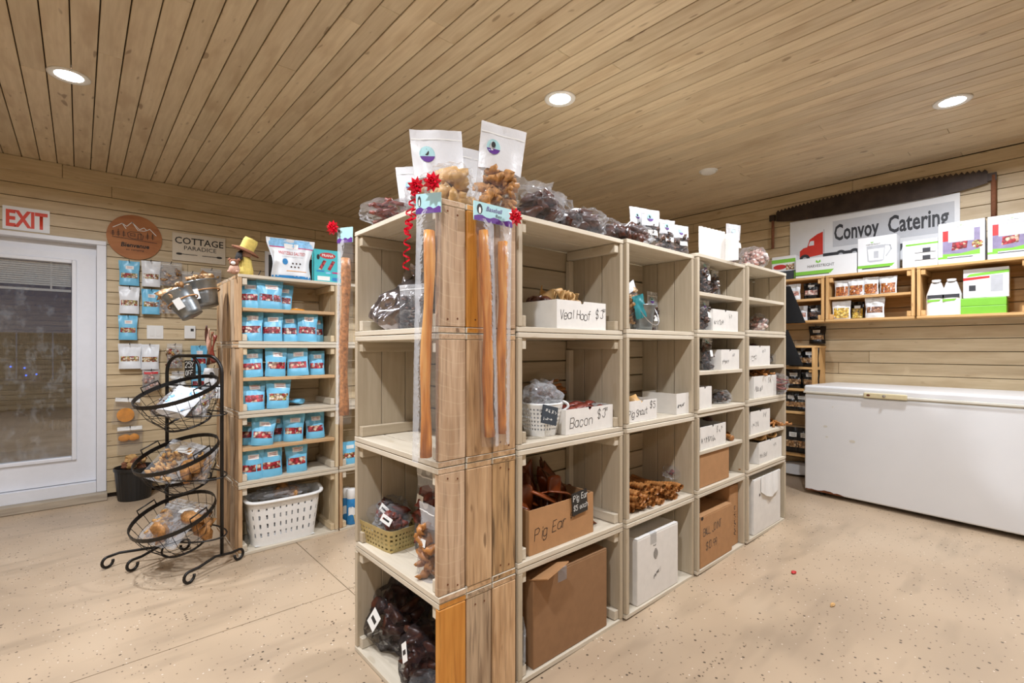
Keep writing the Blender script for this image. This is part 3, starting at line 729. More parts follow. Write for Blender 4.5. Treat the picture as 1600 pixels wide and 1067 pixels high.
def film_bag(label, loc, dims, content, n=18, size=.022, seed=0, rz=0.0, film_='clear_film', kind='blob', card=None, tail=None, group=None, name='plastic_bag', amp=.28, fill=1.0, neck=0.0):
    """a loose crumpled bag lying or standing with its contents inside; loc is the middle of its underside"""
    tt = thing(name, label, 'bag', loc, rz, group); a, b, c = dims[0] / 2, dims[1] / 2, dims[2] / 2
    r = random.Random(seed + 5); pts = []
    lumps(tt, n, (a * 1.15, b * 1.15, c * 1.25 * fill), size, content, seed, kind, c * .30)
    g = G(); bm = bmesh.new(); bmesh.ops.create_icosphere(bm, subdivisions=4, radius=1.0); of = Vector((seed * 3.3, seed * 1.1, 0)); vs = []
    for v in bm.verts:
        p = v.co.copy(); k = 1 + amp * noise.noise(p * 1.7 + of) + amp * .55 * noise.noise(p * 4.3 + of) + .10 * abs(noise.noise(p * 6.5 + of)) + .05 * noise.noise(p * 13 + of)
        p = Vector((p.x * a, p.y * b, p.z * c)) * k; p.z = max(-c * .93, p.z) + c * .93
        if neck and v.co.z > .55:
            q = (v.co.z - .55) / .45; p.x *= 1 - .75 * q; p.y *= 1 - .75 * q; p.z += neck * q * q
        vs.append(p)
    g.add(vs, [tuple(v.index for v in f.verts) for f in bm.faces]); bm.free()
    g.obj('film', MATS[film_], tt, False)
    if tail:
        tg = G(); L = tail
        tg.grid(lambda u, v: Vector(((-.5 + u) * a * (1.0 + .5 * v), -b * .1 + .012 * math.sin(u * 9 + seed), c * 1.7 + v * L + .008 * math.sin(u * 14 + v * 6))), 9, 4)
        tg.obj('loose_top', MATS['haze_film'], tt, False)
    if card:
        cg = G().box(-card[0] / 2, card[0] / 2, -.001, .0, -card[1] / 2, card[1] / 2).obj('label', MATS['label_white'], tt)
        cg.location = (card[2], -b * 1.04, c * (1 + card[3])); cg.rotation_euler = (-.25, card[4], 0)
        G().box(-card[0] * .3, card[0] * .3, -.0016, -.001, -card[1] * .12, card[1] * .12).obj('print_line', MATS['ink'], cg)
    return tt
def open_box(label, loc, w, d, h, mat='white_card', rz=0.0, texts=(), notch=True, name='open_box', group=None, rot=None, inner=None):
    """open-topped carton; loc is the front corner at its -X end, front at local y = 0"""
    tt = thing(name, label, 'box', loc, rz, group, rot); k = .004; nr = .011
    top = [(0, h), (0, 0), (w, 0), (w, h)]
    if notch: top += [(w / 2 + nr * math.cos(a), h - nr * 1.1 * math.sin(a)) for a in [PI * i / 8 for i in range(9)]]
    G().prism(top, 0, k).obj('front_panel', MATS[mat], tt)
    G().prism(rect(0, w, 0, h), d - k, d).obj('back_panel', MATS[mat], tt)
    for x in (0, w - k): G().box(x, x + k, k, d - k, 0, h).obj('side_panel', MATS[inner or mat], tt)
    G().box(k, w - k, k, d - k, 0, k).obj('base_panel', MATS[inner or mat], tt)
    for (s, hh, x, z, kw) in texts: handwriting(tt, s, MATS['ink_soft' if '#' in s else 'ink'], hh, (x, -.0008, z), **kw)
    return tt
def carton(label, loc, w, d, h, mat='cardboard', rz=0.0, texts=(), name='carton', tape=True, group=None, flap=False):
    tt = thing(name, label, 'box', loc, rz, group)
    soften(G().box(0, w, 0, d, 0, h - .004).obj('shell', MATS[mat], tt), .004)
    G().box(.001, w - .001, .001, d / 2 - .001, h - .004, h).obj('top_flap', MATS[mat], tt)
    o = G().box(.001, w - .001, 0, d / 2 - .002, 0, .004).obj('top_flap', MATS[mat], tt, loc=(0, d / 2 + .001, h - .004))
    if flap: o.rotation_euler = (.25, 0, 0)
    if tape: G().box(w * .3, w * .3 + .05, -.0006, .03, h - .05, h + .0006).obj('tape', MATS['haze_film'], tt)
    for (s, hh, x, z, kw) in texts: handwriting(tt, s, MATS['ink_soft'] if mat.startswith('card') else MATS['ink'], hh, (x, -.0008, z), **kw)
    return tt
# loose dried chews: a few shared meshes, every chew its own object
CHEW = {}
def chew_mesh(kind, k):
    key = (kind, k)
    if key in CHEW: return CHEW[key]
    g = G(); r = random.Random(k * 31 + len(kind)); mat = 'dried_tan'; sm = True
    if kind == 'hoof':
        g.grid(lambda u, v: Vector(((.028 + .012 * v) * math.cos(2.4 * u - 1.2 + k) * (1 + .2 * math.sin(5 * u + k)), (.024 + .01 * v) * math.sin(2.4 * u - 1.2 + k), .055 * v + .01 * math.sin(4 * u + k))), 10, 5); mat = 'dried_tan'
    elif kind == 'strip':
        L = .22; g.grid(lambda u, v: Vector(((u - .5) * L, (v - .5) * .03 + .008 * math.sin(u * 7 + k), .008 * math.sin(u * 11 + k * 2) + .004 * math.sin(v * 3))), 14, 2); mat = 'dried_red'
    elif kind == 'ear':
        g.grid(lambda u, v: Vector(((u - .5) * .11 * (1 - .55 * v * v) + .015 * math.sin(v * 3 + k), .10 * (u - .5) ** 2 - .022 * v * math.sin(k + u * 3), v * .15 + .010 * math.sin(u * 6 + k))), 10, 10); mat = 'dried_ear'
    elif kind == 'trachea':
        n = 46; path = [(.012 * math.sin(i * .12 + k), -.125 + .25 * i / n, .006 * math.cos(i * .1 + k)) for i in range(n + 1)]
        g.tube(path, [(.0165 if i % 3 == 0 else (.0145 if i % 3 == 1 else .0125)) * (1 + .1 * math.sin(i * .2 + k)) for i in range(n + 1)], 10, caps=False, flat=.8)
        g.tube([(p[0], p[1] * .985, p[2]) for p in path], .0085, 8, caps=False, flat=.7); mat = 'dried_orange'
    elif kind == 'stick':
        n = 10; g.tube([(-.08 + .16 * i / n, .008 * math.sin(i * .6 + k), .006 * math.cos(i * .8 + k)) for i in range(n + 1)], [.007 * (1 + .2 * math.sin(i * 1.3 + k)) for i in range(n + 1)], 7); mat = 'dried_orange'
    elif kind == 'knot':
        n = 28; g.tube([(.032 * math.cos(a) * (1 + .35 * math.cos(2 * a + k)), .03 * math.sin(a), .014 * math.sin(2 * a + k)) for a in [2 * PI * i / n for i in range(n)]], .0095, 7, closed=True); mat = 'dried_tan'
    elif kind == 'roll':
        n = 8; g.tube([(-.035 + .07 * i / n, .003 * math.sin(i + k), 0) for i in range(n + 1)], [.0155 * (1 + .08 * math.sin(i * 2.2 + k)) for i in range(n + 1)], 10); mat = 'dried_orange'
    elif kind == 'snout':
        g.blob((0, 0, .03), (.05, .04, .032), k, .35, 2, 1.4); mat = 'dried_tan'
    elif kind == 'dark': g.blob((0, 0, .012), (.035, .025, .014), k, .5, 2, 1.6); mat = 'dried_dark'
    me = g.mesh(kind, MATS[mat], sm)
    CHEW[key] = me; return me
def chews(name, kind, label, group, spots, cat='chew', thick=0.0, nvar=4):
    for i, (p, rot) in enumerate(spots):
        o = link(name, chew_mesh(kind, i % nvar), None, p); o.rotation_euler = rot; tag(o, label, cat, group)
        if thick: solidify(o, thick)
def heap(seed, n, cx, cy, z, wx, wy, hz, tilt=.5):
    r = random.Random(seed); out = []
    for i in range(n):
        u, v = r.uniform(-1, 1), r.uniform(-1, 1)
        out.append(((cx + u * wx / 2, cy + v * wy / 2, z + hz * r.random() * (1 - .5 * abs(u))), (r.uniform(-tilt, tilt), r.uniform(-tilt, tilt), r.uniform(0, 6.3))))
    return out
def bow(label, loc, r=.032, rot=(0, 0, 0), seed=0, name='gift_bow', curl=None):
    tt = thing(name, label, 'bow', loc, rot=rot); k = 0
    for ring, (n, rr, el) in enumerate(((9, 1.0, .25), (7, .85, .7), (4, .6, 1.15))):
        for i in range(n):
            a = 2 * PI * (i + .5 * ring) / n + seed; d = Vector((math.cos(a) * math.cos(el), -math.sin(el), math.sin(a) * math.cos(el))); s_ = Vector((-math.sin(a), 0, math.cos(a))); w = r * .30
            o = Vector((0, 0, 0)); m = d * (r * rr * .55); e = d * (r * rr)
            g = G().add([o, m + s_ * w - d * .1 * r, e, m - s_ * w - d * .1 * r, m + Vector((0, -.30 * r, 0)), o], [(0, 1, 4), (1, 2, 4), (2, 3, 4), (3, 0, 4), (0, 3, 2, 1)])
            g.obj('ribbon_loop', MATS['red_ribbon'], tt)
    return tt
def curl_ribbon(parent, path, w=.007, turns=7, r=.008):
    P = [Vector(p) for p in path]; g = G(); n = 70
    def pos(t):
        q = t * (len(P) - 1); i = min(int(q), len(P) - 2); return P[i].lerp(P[i + 1], q - i)
    def f(u, v):
        a = u * turns * 2 * PI; c = pos(u); return c + Vector((math.cos(a) * r, math.sin(a) * r, (v - .5) * w + .004 * math.sin(a)))
    return g.grid(f, n, 1).obj('curl', MATS['red_ribbon'], parent)

# ------------------------------------------------------------------ goods in the island crates
def cx(c, px, dy=.03): return xat(px, CYF[c] + dy)
F = lambda c, r, mid=False: cz(c, r) + (CH[c] / 2 + .0105 if mid else TS)
Y = CYF
# column one
x0 = cx(0, 870, .03)
open_box('white box lettered veal hoof three dollars under dried hooves', (x0, Y[0] + .03, F(0, 3)), .31, .23, .115, texts=(("Veal Hoof", .036, .018, .040, dict(seed=3, spread=.82)), ("$3", .036, .240, .050, dict(seed=4)), ("00", .012, .288, .078, dict(seed=5, w=.0016))))
chews('dried_hoof', 'hoof', 'tan dried hoof piece heaped in the veal hoof box', 'hooves in the veal hoof box', heap(2, 11, x0 + .14, Y[0] + .13, F(0, 3) + .085, .24, .15, .045), thick=.004)
chews('dark_hoof', 'dark', 'dark brown dried hoof piece at the edge of the veal hoof box', 'dark hooves in the veal hoof box', heap(5, 4, x0 + .045, Y[0] + .16, F(0, 3) + .10, .06, .10, .02))
x0 = cx(0, 884, .02)
open_box('white box lettered bacon three dollars', (x0, Y[0] + .02, F(0, 2)), .305, .22, .10, texts=(("Bacon", .040, .025, .022, dict(seed=6, spread=.95, rise=.05)), ("$3", .036, .200, .05, dict(seed=7)), ("00", .012, .250, .078, dict(seed=8, w=.0016))))
chews('bacon_strip', 'strip', 'dark red dried strip stacked in the bacon box', 'strips in the bacon box', [((x0 + .15 + RND.uniform(-.03, .03), Y[0] + .05 + .014 * i, F(0, 2) + .085 + .006 * (i % 3)), (RND.uniform(-.3, .3), RND.uniform(-.1, .1), RND.uniform(-.3, .3))) for i in range(11)], thick=.003)
chews('jerky_stick', 'stick', 'thin dark jerky stick sticking up behind the bacon strips', 'jerky sticks behind the bacon box', [((x0 + .13 + RND.uniform(-.05, .05), Y[0] + .22, F(0, 2) + .135 + .006 * i), (0, RND.uniform(-.35, .1), RND.uniform(-.25, .25))) for i in range(9)])
wbk = thing('woven_basket', 'white woven plastic basket holding a crumpled bag beside the bacon box', 'basket', (cx(0, 846, .11), Y[0] + .115, F(0, 2)))
def basket_wall(w0, d0, w1, d1, h, nu, nv, skip, mat, parent, thick=.003, name='woven_wall', exp=3.0, lift=None):
    def f(u, v):
        a = 2 * PI * u; ca, sa = math.cos(a), math.sin(a); m = (abs(ca) ** exp + abs(sa) ** exp) ** (-1 / exp)
        return Vector(((w0 + (w1 - w0) * v) / 2 * ca * m, (d0 + (d1 - d0) * v) / 2 * sa * m, h * v * (1 + (lift(u) if lift else 0))))
    o = G().grid(f, nu, nv, skip, True).obj(name, mat, parent); return solidify(o, thick)
basket_wall(.12, .12, .17, .17, .125, 72, 16, lambda i, j: i % 2 == 1 and j % 2 == 1 and 1 < j < 14, MATS['white_plastic'], wbk, .002, exp=2.4)
G().lathe([(.0001, .002), (.058, .002), (.060, .0)], 24).obj('basket_base', MATS['white_plastic'], wbk)
G().tube([(.083 * math.cos(a), .083 * math.sin(a), .125) for a in [2 * PI * i / 32 for i in range(32)]], .005, 6, True).obj('basket_rim', MATS['white_plastic'], wbk, True)
G().tube([(.07 + .03 * math.sin(a), -.04 - .02 * math.sin(a), .11 + .02 * math.cos(a)) for a in [PI * i / 8 for i in range(9)]], .006, 6).obj('handle', MATS['white_plastic'], wbk, True)
film_bag('crumpled clear bag stuffed in the white woven basket', (cx(0, 846, .11), Y[0] + .115, F(0, 2) + .06), (.17, .15, .15), 'dried_dark', 8, .018, 3, film_='haze_film', tail=.03)
tg = thing('chalk_tag', 'small slate price tag clipped to the woven basket', 'price tag', (cx(0, 862, .0), Y[0] + .012, F(0, 2) + .085), rot=(-.15, .25, -.2))
G().box(-.036, .036, -.002, .002, -.03, .04).obj('slate', MATS['slate'], tg); handwriting(tg, '####', MATS['chalk'], .016, (-.022, -.003, .012), w=.0018, seed=9); handwriting(tg, '#####', MATS['chalk'], .013, (-.03, -.003, -.018), w=.0016, seed=10, spread=.85)
x0 = cx(0, 827, .018)
open_box('brown carton lettered pig ear full of dark dried ears', (x0, Y[0] + .018, F(0, 1)), .37, .245, .167, 'cardboard', notch=False, inner='cardboard_in', name='open_carton',
         texts=(("Pig Ear", .042, .026, .050, dict(seed=12, spread=.90, w=.0026, rise=.12)), ("$5", .022, .225, .09, dict(seed=13, w=.0016))))
chews('pig_ear', 'ear', 'glossy dark brown dried pig ear standing in the pig ear carton', 'ears in the pig ear carton',
      [((x0 + .06 + .038 * i, Y[0] + .09 + .035 * (i % 4), F(0, 1) + .09 + .016 * ((i * 5) % 4)), (RND.uniform(-.3, .1), RND.uniform(-.45, .45), RND.uniform(-.6, .6))) for i in range(8)] +
      [((x0 + .05 + .075 * i, Y[0] + .085 + .03 * (i % 2), F(0, 1) + .165), (-1.2, RND.uniform(-.3, .3), 1.5 + RND.uniform(-.4, .4))) for i in range(4)], thick=.005)
chews('fallen_ear', 'ear', 'dried ear lying on the crate floor beside the pig ear carton', 'loose ears beside the carton', [((x0 + .41, Y[0] + .11, F(0, 1) + .02), (-.5, .1, .6)), ((x0 + .425, Y[0] + .07, F(0, 1) + .012), (-1.2, .2, .2))], thick=.005)
tg = thing('price_card', 'black card with white chalk lettering on the pig ear carton', 'price tag', (x0 + .275, Y[0] + .012, F(0, 1) + .155), rot=(0, -.08, 0))
G().box(-.046, .046, -.002, .001, -.055, .035).obj('card', MATS['black_plastic'], tg)
handwriting(tg, 'Pig Ear', MATS['chalk'], .022, (-.040, -.003, .004), w=.003, seed=14, spread=.86); handwriting(tg, '$5 each', MATS['chalk'], .019, (-.040, -.003, -.036), w=.0026, seed=15, spread=.9)
x0 = cx(0, 833.5, .012)
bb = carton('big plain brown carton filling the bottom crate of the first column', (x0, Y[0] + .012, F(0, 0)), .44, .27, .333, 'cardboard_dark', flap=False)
o = G().box(0, .13, 0, .004, 0, .10).obj('open_flap', MATS['cardboard'], bb, loc=(-.002, .02, .325)); o.rotation_euler = (1.2, -.18, .1)
film_bag('thin clear bag squeezed beside the big brown carton', (CEDGE[0] + .045, Y[0] + .06, F(0, 0)), (.03, .10, .24), 'white_card', 3, .01, 8, film_='haze_film')
# column two
xb_ = cx(1, 1002, .09); pail = thing('metal_pail', 'small galvanised pail holding a bag of biscuits', 'pail', (xb_, Y[1] + .09, F(1, 3)))
G().lathe([(.0001, .003), (.048, .003), (.050, .0), (.052, .02), (.066, .118), (.069, .120), (.069, .124), (.064, .122), (.050, .012), (.0001, .010)], 32).obj('pail_body', MATS['galvanised'], pail, True)
G().tube([(.068 * math.cos(a), .068 * math.sin(a), .122) for a in [2 * PI * i / 32 for i in range(32)]], .0035, 6, True).obj('rolled_rim', MATS['galvanised'], pail, True)
G().tube([(.069 * math.cos(a), -.03 - .05 * math.sin(a), .11 - .085 * math.sin(a)) for a in [PI * i / 12 for i in range(13)]], .0022, 6).obj('wire_handle', MATS['steel'], pail)
zip_bag('bag of pale biscuits leaning in the galvanised pail', (xb_ - .01, Y[1] + .09, F(1, 3) + .03), .13, .21, .06, 'biscuit_mix', 20, .018, .8, logo=False, seed=21, rot=(-.05, -.5, 0))
pouch('small teal bag tucked into the galvanised pail', (xb_ - .045, Y[1] + .055, F(1, 3) + .06), .07, .11, .03, 'teal_deep', None, None, rot=(0, -.3, -.3), seed=22, name='teal_bag', cat='bag')
zip_bag('clear treat bag with a white label standing behind the pail', (cx(1, 1019, .2), Y[1] + .20, F(1, 3)), .10, .22, .04, 'kibble_dark', 16, .016, .6, seed=23, card=(-.2, .9, .28, .42), top='haze_film')
x0 = CEDGE[1] + .027
open_box('white box lettered pig snout five dollars', (x0, Y[1] + .018, F(1, 2)), .245, .22, .095, texts=(("Pig Snout", .030, .012, .022, dict(seed=16, spread=.78, rise=.06)), ("$5", .03, .185, .055, dict(seed=17))))
chews('pig_snout', 'snout', 'pale tan dried snout on top of the pig snout box', 'snouts in the pig snout box', [((x0 + .05, Y[1] + .10, F(1, 2) + .065), (.1, .2, .3)), ((x0 + .14, Y[1] + .09, F(1, 2) + .05), (.2, -.2, 1.3)), ((x0 + .10, Y[1] + .16, F(1, 2) + .05), (.3, .1, 2.1))])
open_box('white box with an open lid beside the pig snout box', (cx(1, 1057, .02), Y[1] + .02, F(1, 2)), .165, .20, .105, texts=(("#####", .022, .01, .03, dict(seed=18, spread=.8, rise=.1)), ("$2", .016, .12, .07, dict(seed=19, w=.0016))), notch=False)
r_ = random.Random(3)
spots = []
for lay, (n_, zz) in enumerate(((13, .018), (12, .042), (9, .066), (5, .088))):
    for i in range(n_): spots.append(((CEDGE[1] + .06 + .022 * lay + i * .038 + r_.uniform(-.008, .008), Y[1] + .15 + r_.uniform(-.02, .02), F(1, 1) + zz + r_.uniform(-.003, .003)), (r_.uniform(-.04, .10), r_.uniform(-.4, .4), r_.uniform(-.12, .12))))
chews('ribbed_chew', 'trachea', 'amber ribbed tube chew in the pile on the second crate floor', 'ribbed tube chews in a pile', spots)
film_bag('clear bag of small pink-brown chews beside the ribbed tubes', (cx(1, 1062, .1), Y[1] + .12, F(1, 1) + .05), (.20, .12, .09), 'dried_red', 14, .016, 25)
x0 = cx(1, 996, .01)
wc = carton('closed white carton with a striped round stamp in the bottom crate', (x0, Y[1] + .01, F(1, 0)), .355, .26, .305, 'white_card', tape=True)
for k in range(7): patch(wc, 'stamp_bar', rect(.150 - .02 * math.sin(PI * (k + 1) / 8), .150 + .02 * math.sin(PI * (k + 1) / 8), .178 + k * .0075, .182 + k * .0075), -.0008, MATS['ink_soft'])
handwriting(wc, '####', MATS['ink_soft'], .009, (.130, -.0008, .242), w=.0016, seed=20, spread=.9, slant=0)
handwriting(wc, 'V####l', MATS['ink_soft'], .020, (.130, -.0008, .085), w=.0016, seed=21, spread=.7, rise=.4)
# column three
def dark_bag(label, c, px, dy, z, w=.10, h=.17, seed=0, cont='kibble_dark', **k): return zip_bag(label, (cx(c, px, dy), Y[c] + dy, z), w, h, .055, cont, 18, .017, k.pop('vh', .72), seed=seed, card=k.pop('card', (-.1, .95, .42, .62)), top=k.pop('top', 'haze_film'), low='clear_film', **k)
dark_bag('dark treat bag standing first on the top shelf', 2, 1101, .05, F(2, 3, True), .105, .175, 31)
dark_bag('dark treat bag second on the top shelf, slimmer', 2, 1117, .09, F(2, 3, True), .085, .155, 32)
pouch('dark flat packet lying on the top shelf beside two treat bags', (cx(2, 1135, .12), Y[2] + .14, F(2, 3, True) + .012), .10, .16, .022, 'black_film', None, None, rot=(-PI / 2 + .08, 0, .5), name='flat_packet', cat='packet')
dark_bag('dark treat bag under the top shelf beside a white box', 2, 1101, .05, F(2, 3), .105, .165, 33)
def wbox(label, c, px0, px1, z, h, text, d=.2, dy=.02, seed=0, hh=.022, hx=.012, price=None, dep=0.0, fill=None):
    a = max(cx(c, px0, dy), CEDGE[c] + .03); b = min(cx(c, px1, dy), CEDGE[c + 1] - .03); tx = []
    if '#' in text: hh = hh * 1.5
    if text: tx.append((text, hh, hx, h * .28, dict(seed=seed, w=.0018, spread=.78)))
    if price: tx.append((price, hh * .8, (b - a) * .62, h * .64, dict(seed=seed + 1, w=.0016)))
    open_box(label, (a, Y[c] + dy, z), b - a, d, h, texts=tuple(tx))
    return a, b
wbox('white box with faint lettering under the top shelf of the third column', 2, 1114, 1153, F(2, 3), .12, '######', seed=34, price='##')
dark_bag('tall dark treat bag in the shaded corner above a white box', 2, 1105, .06, F(2, 2, True), .115, .18, 35)
wbox('white box with a notched top beside the tall dark bag', 2, 1127, 1155, F(2, 2, True), .115, '#####', seed=36, price='##', hh=.018)
wbox('white box half in shadow at the crate post, nothing written on it', 2, 1092, 1112, F(2, 2), .115, '', seed=37)
film_bag('brown mottled bag lying low on the crate floor', (cx(2, 1126, .08), Y[2] + .08, F(2, 2)), (.17, .10, .08), 'kibble_dark', 14, .016, 38)
film_bag('brown mottled bag standing behind the low one', (cx(2, 1142, .15), Y[2] + .17, F(2, 2)), (.15, .12, .165), 'brown_granola', 18, .02, 39)
a, b = wbox('white box with grey lettering and a price above the plain brown carton', 2, 1094, 1134, F(2, 1, True), .12, '#######', seed=40, price='$##', hh=.026)
chews('dark_chew', 'dark', 'dark dried piece in the white box above the plain brown carton', 'pieces in the box above the carton', heap(8, 6, (a + b) / 2, Y[2] + .12, F(2, 1, True) + .118, .16, .10, .025))
chews('chew_roll', 'roll', 'small amber chew roll lying on the shelf above the plain brown carton', 'amber chew rolls on the shelf', [((cx(2, 1139, .05), Y[2] + .05, F(2, 1, True) + .018), (0, 0, 1.0)), ((cx(2, 1151, .06), Y[2] + .06, F(2, 1, True) + .018), (0, 0, .3)), ((cx(2, 1140, .1), Y[2] + .10, F(2, 1, True) + .018), (0, 0, .2))])
carton('plain brown carton under the shelf in the third column', (cx(2, 1093.5, .015), Y[2] + .015, F(2, 1)), .345, .22, .178, 'cardboard', tape=False)
chews('orange_stick', 'roll', 'thick orange chew stick stacked beside the plain brown carton', 'orange sticks beside the carton', [((cx(2, 1152 + 8 * (i % 2), .05), Y[2] + .05 + .03 * (i // 2), F(2, 1) + .018 + .026 * (i % 2)), (0, 0, 1.2 + .1 * i)) for i in range(6)])
x0 = cx(2, 1094.5, .008)
bj = carton('brown carton lettered ball joint ten ninety-nine', (x0, Y[2] + .008, F(2, 0)), .375, .24, .272, 'cardboard', texts=(("BALL JOINT", .040, .03, .165, dict(seed=44, w=.003, spread=.66, slant=.05, rise=.03)), ("$10.99", .040, .06, .085, dict(seed=45, w=.003, spread=.8))), tape=False)
patch(bj, 'torn_hole', disc(.018, .262, .014, .010, 9), -.001, MATS['gap_dark'])
vt = carton('tall brown carton with small vertical lettering behind the ball joint carton', (2.842, Y[2] + .03, F(2, 0)), .112, .24, .355, 'cardboard', tape=False)
o = handwriting(vt, '############', MATS['ink_soft'], .026, (0, 0, 0), w=.002, seed=46, spread=.72); o.location = (.075, -.001, .06); o.rotation_euler = (0, -PI / 2, 0)
# column four
wv = thing('wire_hook', 'bare bent wire leaning in the nearly empty top crate', 'wire', (cx(3, 1180, .2), Y[3] + .2, F(3, 3, True)))
G().tube([(-.045, 0, .155), (0, 0, .16), (.004, 0, .15), (.004, 0, .02)], .0035, 6).obj('wire', MATS['white_plastic'], wv)
G().tube([(.02, .02, .15), (.16, -.06, .004)], .004, 6).obj('rod', MATS['crate_pale'], wv)
film_bag('round bagged ball of chews alone on the crate floor', (cx(3, 1184, .12), Y[3] + .12, F(3, 3)), (.13, .12, .12), 'pink_marsh', 12, .026, 50)
a, b = wbox('white box with grey scribbled lettering in the upper half of the third crate', 3, 1171, 1203, F(3, 2, True), .125, '####', seed=51, price='##', hh=.026)
chews('dark_tail', 'dark', 'dark dried tail piece in the scribbled white box', 'tails in the scribbled box', heap(9, 5, (a + b) / 2, Y[3] + .12, F(3, 2, True) + .105, .14, .1, .02))
film_bag('tiny glossy packet beside the scribbled white box', (cx(3, 1207, .08), Y[3] + .08, F(3, 2, True)), (.05, .05, .07), 'silver_film', 3, .015, 52)
a, b = wbox('white box of thin brown sticks beside a bulging clear bag', 3, 1178, 1213, F(3, 2), .135, '#####', seed=53, price='$#', hh=.026)
chews('thin_stick', 'stick', 'thin brown stick heaped in the white box by the bulging bag', 'thin sticks in the white box', heap(10, 14, (a + b) / 2, Y[3] + .12, F(3, 2) + .138, .16, .10, .035, .25))
film_bag('clear bag bulging out past the crate edge', (cx(3, 1224, -.01), Y[3] + .03, F(3, 2) + .006), (.17, .14, .135), 'dried_red', 16, .02, 54, kind='stick')
a, b = wbox('white box with tall scribbled lettering beside orange bits', 3, 1173, 1203, F(3, 1, True), .14, '####', seed=55, price='##', hh=.030)
chews('dark_piece', 'dark', 'dark dried piece heaped in the tall-lettered box', 'pieces in the tall-lettered box', heap(11, 6, (a + b) / 2, Y[3] + .12, F(3, 1, True) + .138, .14, .10, .02))
chews('orange_bit', 'stick', 'short orange chew lying beside the tall-lettered box', 'orange chews on the shelf edge', heap(12, 10, cx(3, 1215, .05), Y[3] + .06, F(3, 1, True) + .012, .07, .06, .03, .2))
a, b = wbox('white box heaped with tan knotted chews above the tall white carton', 3, 1186, 1226, F(3, 1), .135, 'Mini Bull', seed=57, price='###', hh=.026)
chews('knotted_chew', 'knot', 'tan knotted chew heaped in the white box above the tall white carton', 'knotted chews in the white box', heap(13, 22, (a + b) / 2, Y[3] + .10, F(3, 1) + .138, .24, .15, .055))
x0 = cx(3, 1178, .01)
tw = carton('tall white carton with a torn liner in the bottom crate', (x0, Y[3] + .01, F(3, 0)), .43, .26, .34, 'white_card', tape=False)
lg = G(); lg.grid(lambda u, v: Vector((.10 + .30 * u, -.004 - .010 * math.sin(PI * u) * (1 - v) - .004 * math.sin(u * 17), .20 + .145 * v + .05 * (u - .5) ** 2 * (1 - v) * 4)), 12, 6); solidify(lg.obj('liner', MATS['white_plastic'], tw), .0015)
patch(tw, 'torn_hole', disc(.085, .235, .008, .010, 8), -.0012, MATS['gap_dark'])
# ------------------------------------------------------------------ goods in the end crates (opening towards -X)
def ey(px, dx=.05): return yat(px, EX0 + dx)
E_ = lambda r: r * EH + TS
sb = thing('silver_bag', 'crumpled silver bag leaning in the top end crate', 'bag', (EX0 + .08, ey(598, .08) - .05, E_(3) + .008), rot=(-.35, .42, -PI / 2 + .1))
Sb = pouch_surface(.20, .27, .16, .10, 61, .0, .05, .12)
def Sf(u, v, side=-1, off=0.0):
    q = Sb(u, v, side, off); k = .014 * noise.noise(Vector((u * 4 + v * 3, v * 5 - u * 2, side * 3.0))) + .007 * noise.noise(Vector((u * 9, v * 12, side * 5.0)))
    return q + Vector((0, k, 0))
shell(Sf, sb, 'foil', MATS['silver_film'], nu=26, nv=30)
zip_bag('clear bag of dark chips beside the silver bag', (EX0 + .10, ey(648, .10), E_(3)), .15, .17, .06, 'kibble_dark', 18, .018, .75, rz=-PI / 2 + .3, seed=62, logo=False, top='haze_film', kind='chip')
gb = thing('gold_basket', 'gold perforated metal basket full of bagged chews', 'basket', (EX0 + .115, ey(606, .115) - .02, E_(1)), -PI / 2 + .10)
basket_wall(.255, .165, .285, .19, .088, 88, 10, lambda i, j: i % 2 == 1 and j % 2 == 1 and 0 < j < 9, MATS['gold_weave'], gb, .002, exp=9.0, name='perforated_wall')
G().box(-.126, .126, -.08, .08, .001, .004).obj('basket_base', MATS['gold_weave'], gb)
for i, (yy, xx, sd, sz) in enumerate(((.07, .10, 63, .10), (.0, .14, 64, .12), (-.07, .10, 65, .10))):
    film_bag(('bag of reddish chews at one end of the gold basket', 'bag of dark curled chews in the middle of the gold basket', 'bag of chews with a white card at the other end of the basket')[i],
             (EX0 + xx, ey(606, .115) + yy, E_(1) + .05), (.15, .12, sz), ('dried_red', 'dried_dark', 'dried_red')[i], 12, .024, sd, rz=-PI / 2 + .2 * i, card=(.05, .03, .02, .35, .4) if i else None)
zip_bag('upright bag of orange chews at the inner edge of the second end crate', (EX0 + .05, ey(668, .05), E_(1)), .10, .25, .06, 'dried_orange', 16, .024, .7, rz=-PI / 2, seed=66, logo=False, top='haze_film', card=(-.5, .4, .45, .55))
zip_bag('taller bag of chews half behind the orange one', (EX0 + .16, ey(664, .16), E_(1)), .12, .32, .07, 'dried_red', 18, .026, .75, rz=-PI / 2, seed=67, logo=False, top='haze_film', card=(-.5, .4, .55, .68))
film_bag('large dark bag of meat with a white card in the bottom end crate', (EX0 + .13, ey(622, .13), E_(0)), (.30, .20, .25), 'dried_dark', 26, .034, 68, rz=-PI / 2, film_='dark_film', card=(.055, .07, .0, .15, .5), neck=.04)
film_bag('second dark bag of meat nearer the raw planks', (EX0 + .10, ey(664, .10), E_(0)), (.20, .18, .21), 'dried_dark', 20, .03, 69, rz=-PI / 2, film_='dark_film', card=(.04, .06, .02, .45, -.7))
film_bag('low crumpled bag spilling over the bottom crate floor', (EX0 + .06, ey(668, .06), E_(0)), (.14, .12, .09), 'kibble_dark', 10, .02, 70, rz=-PI / 2, film_='clear_film')
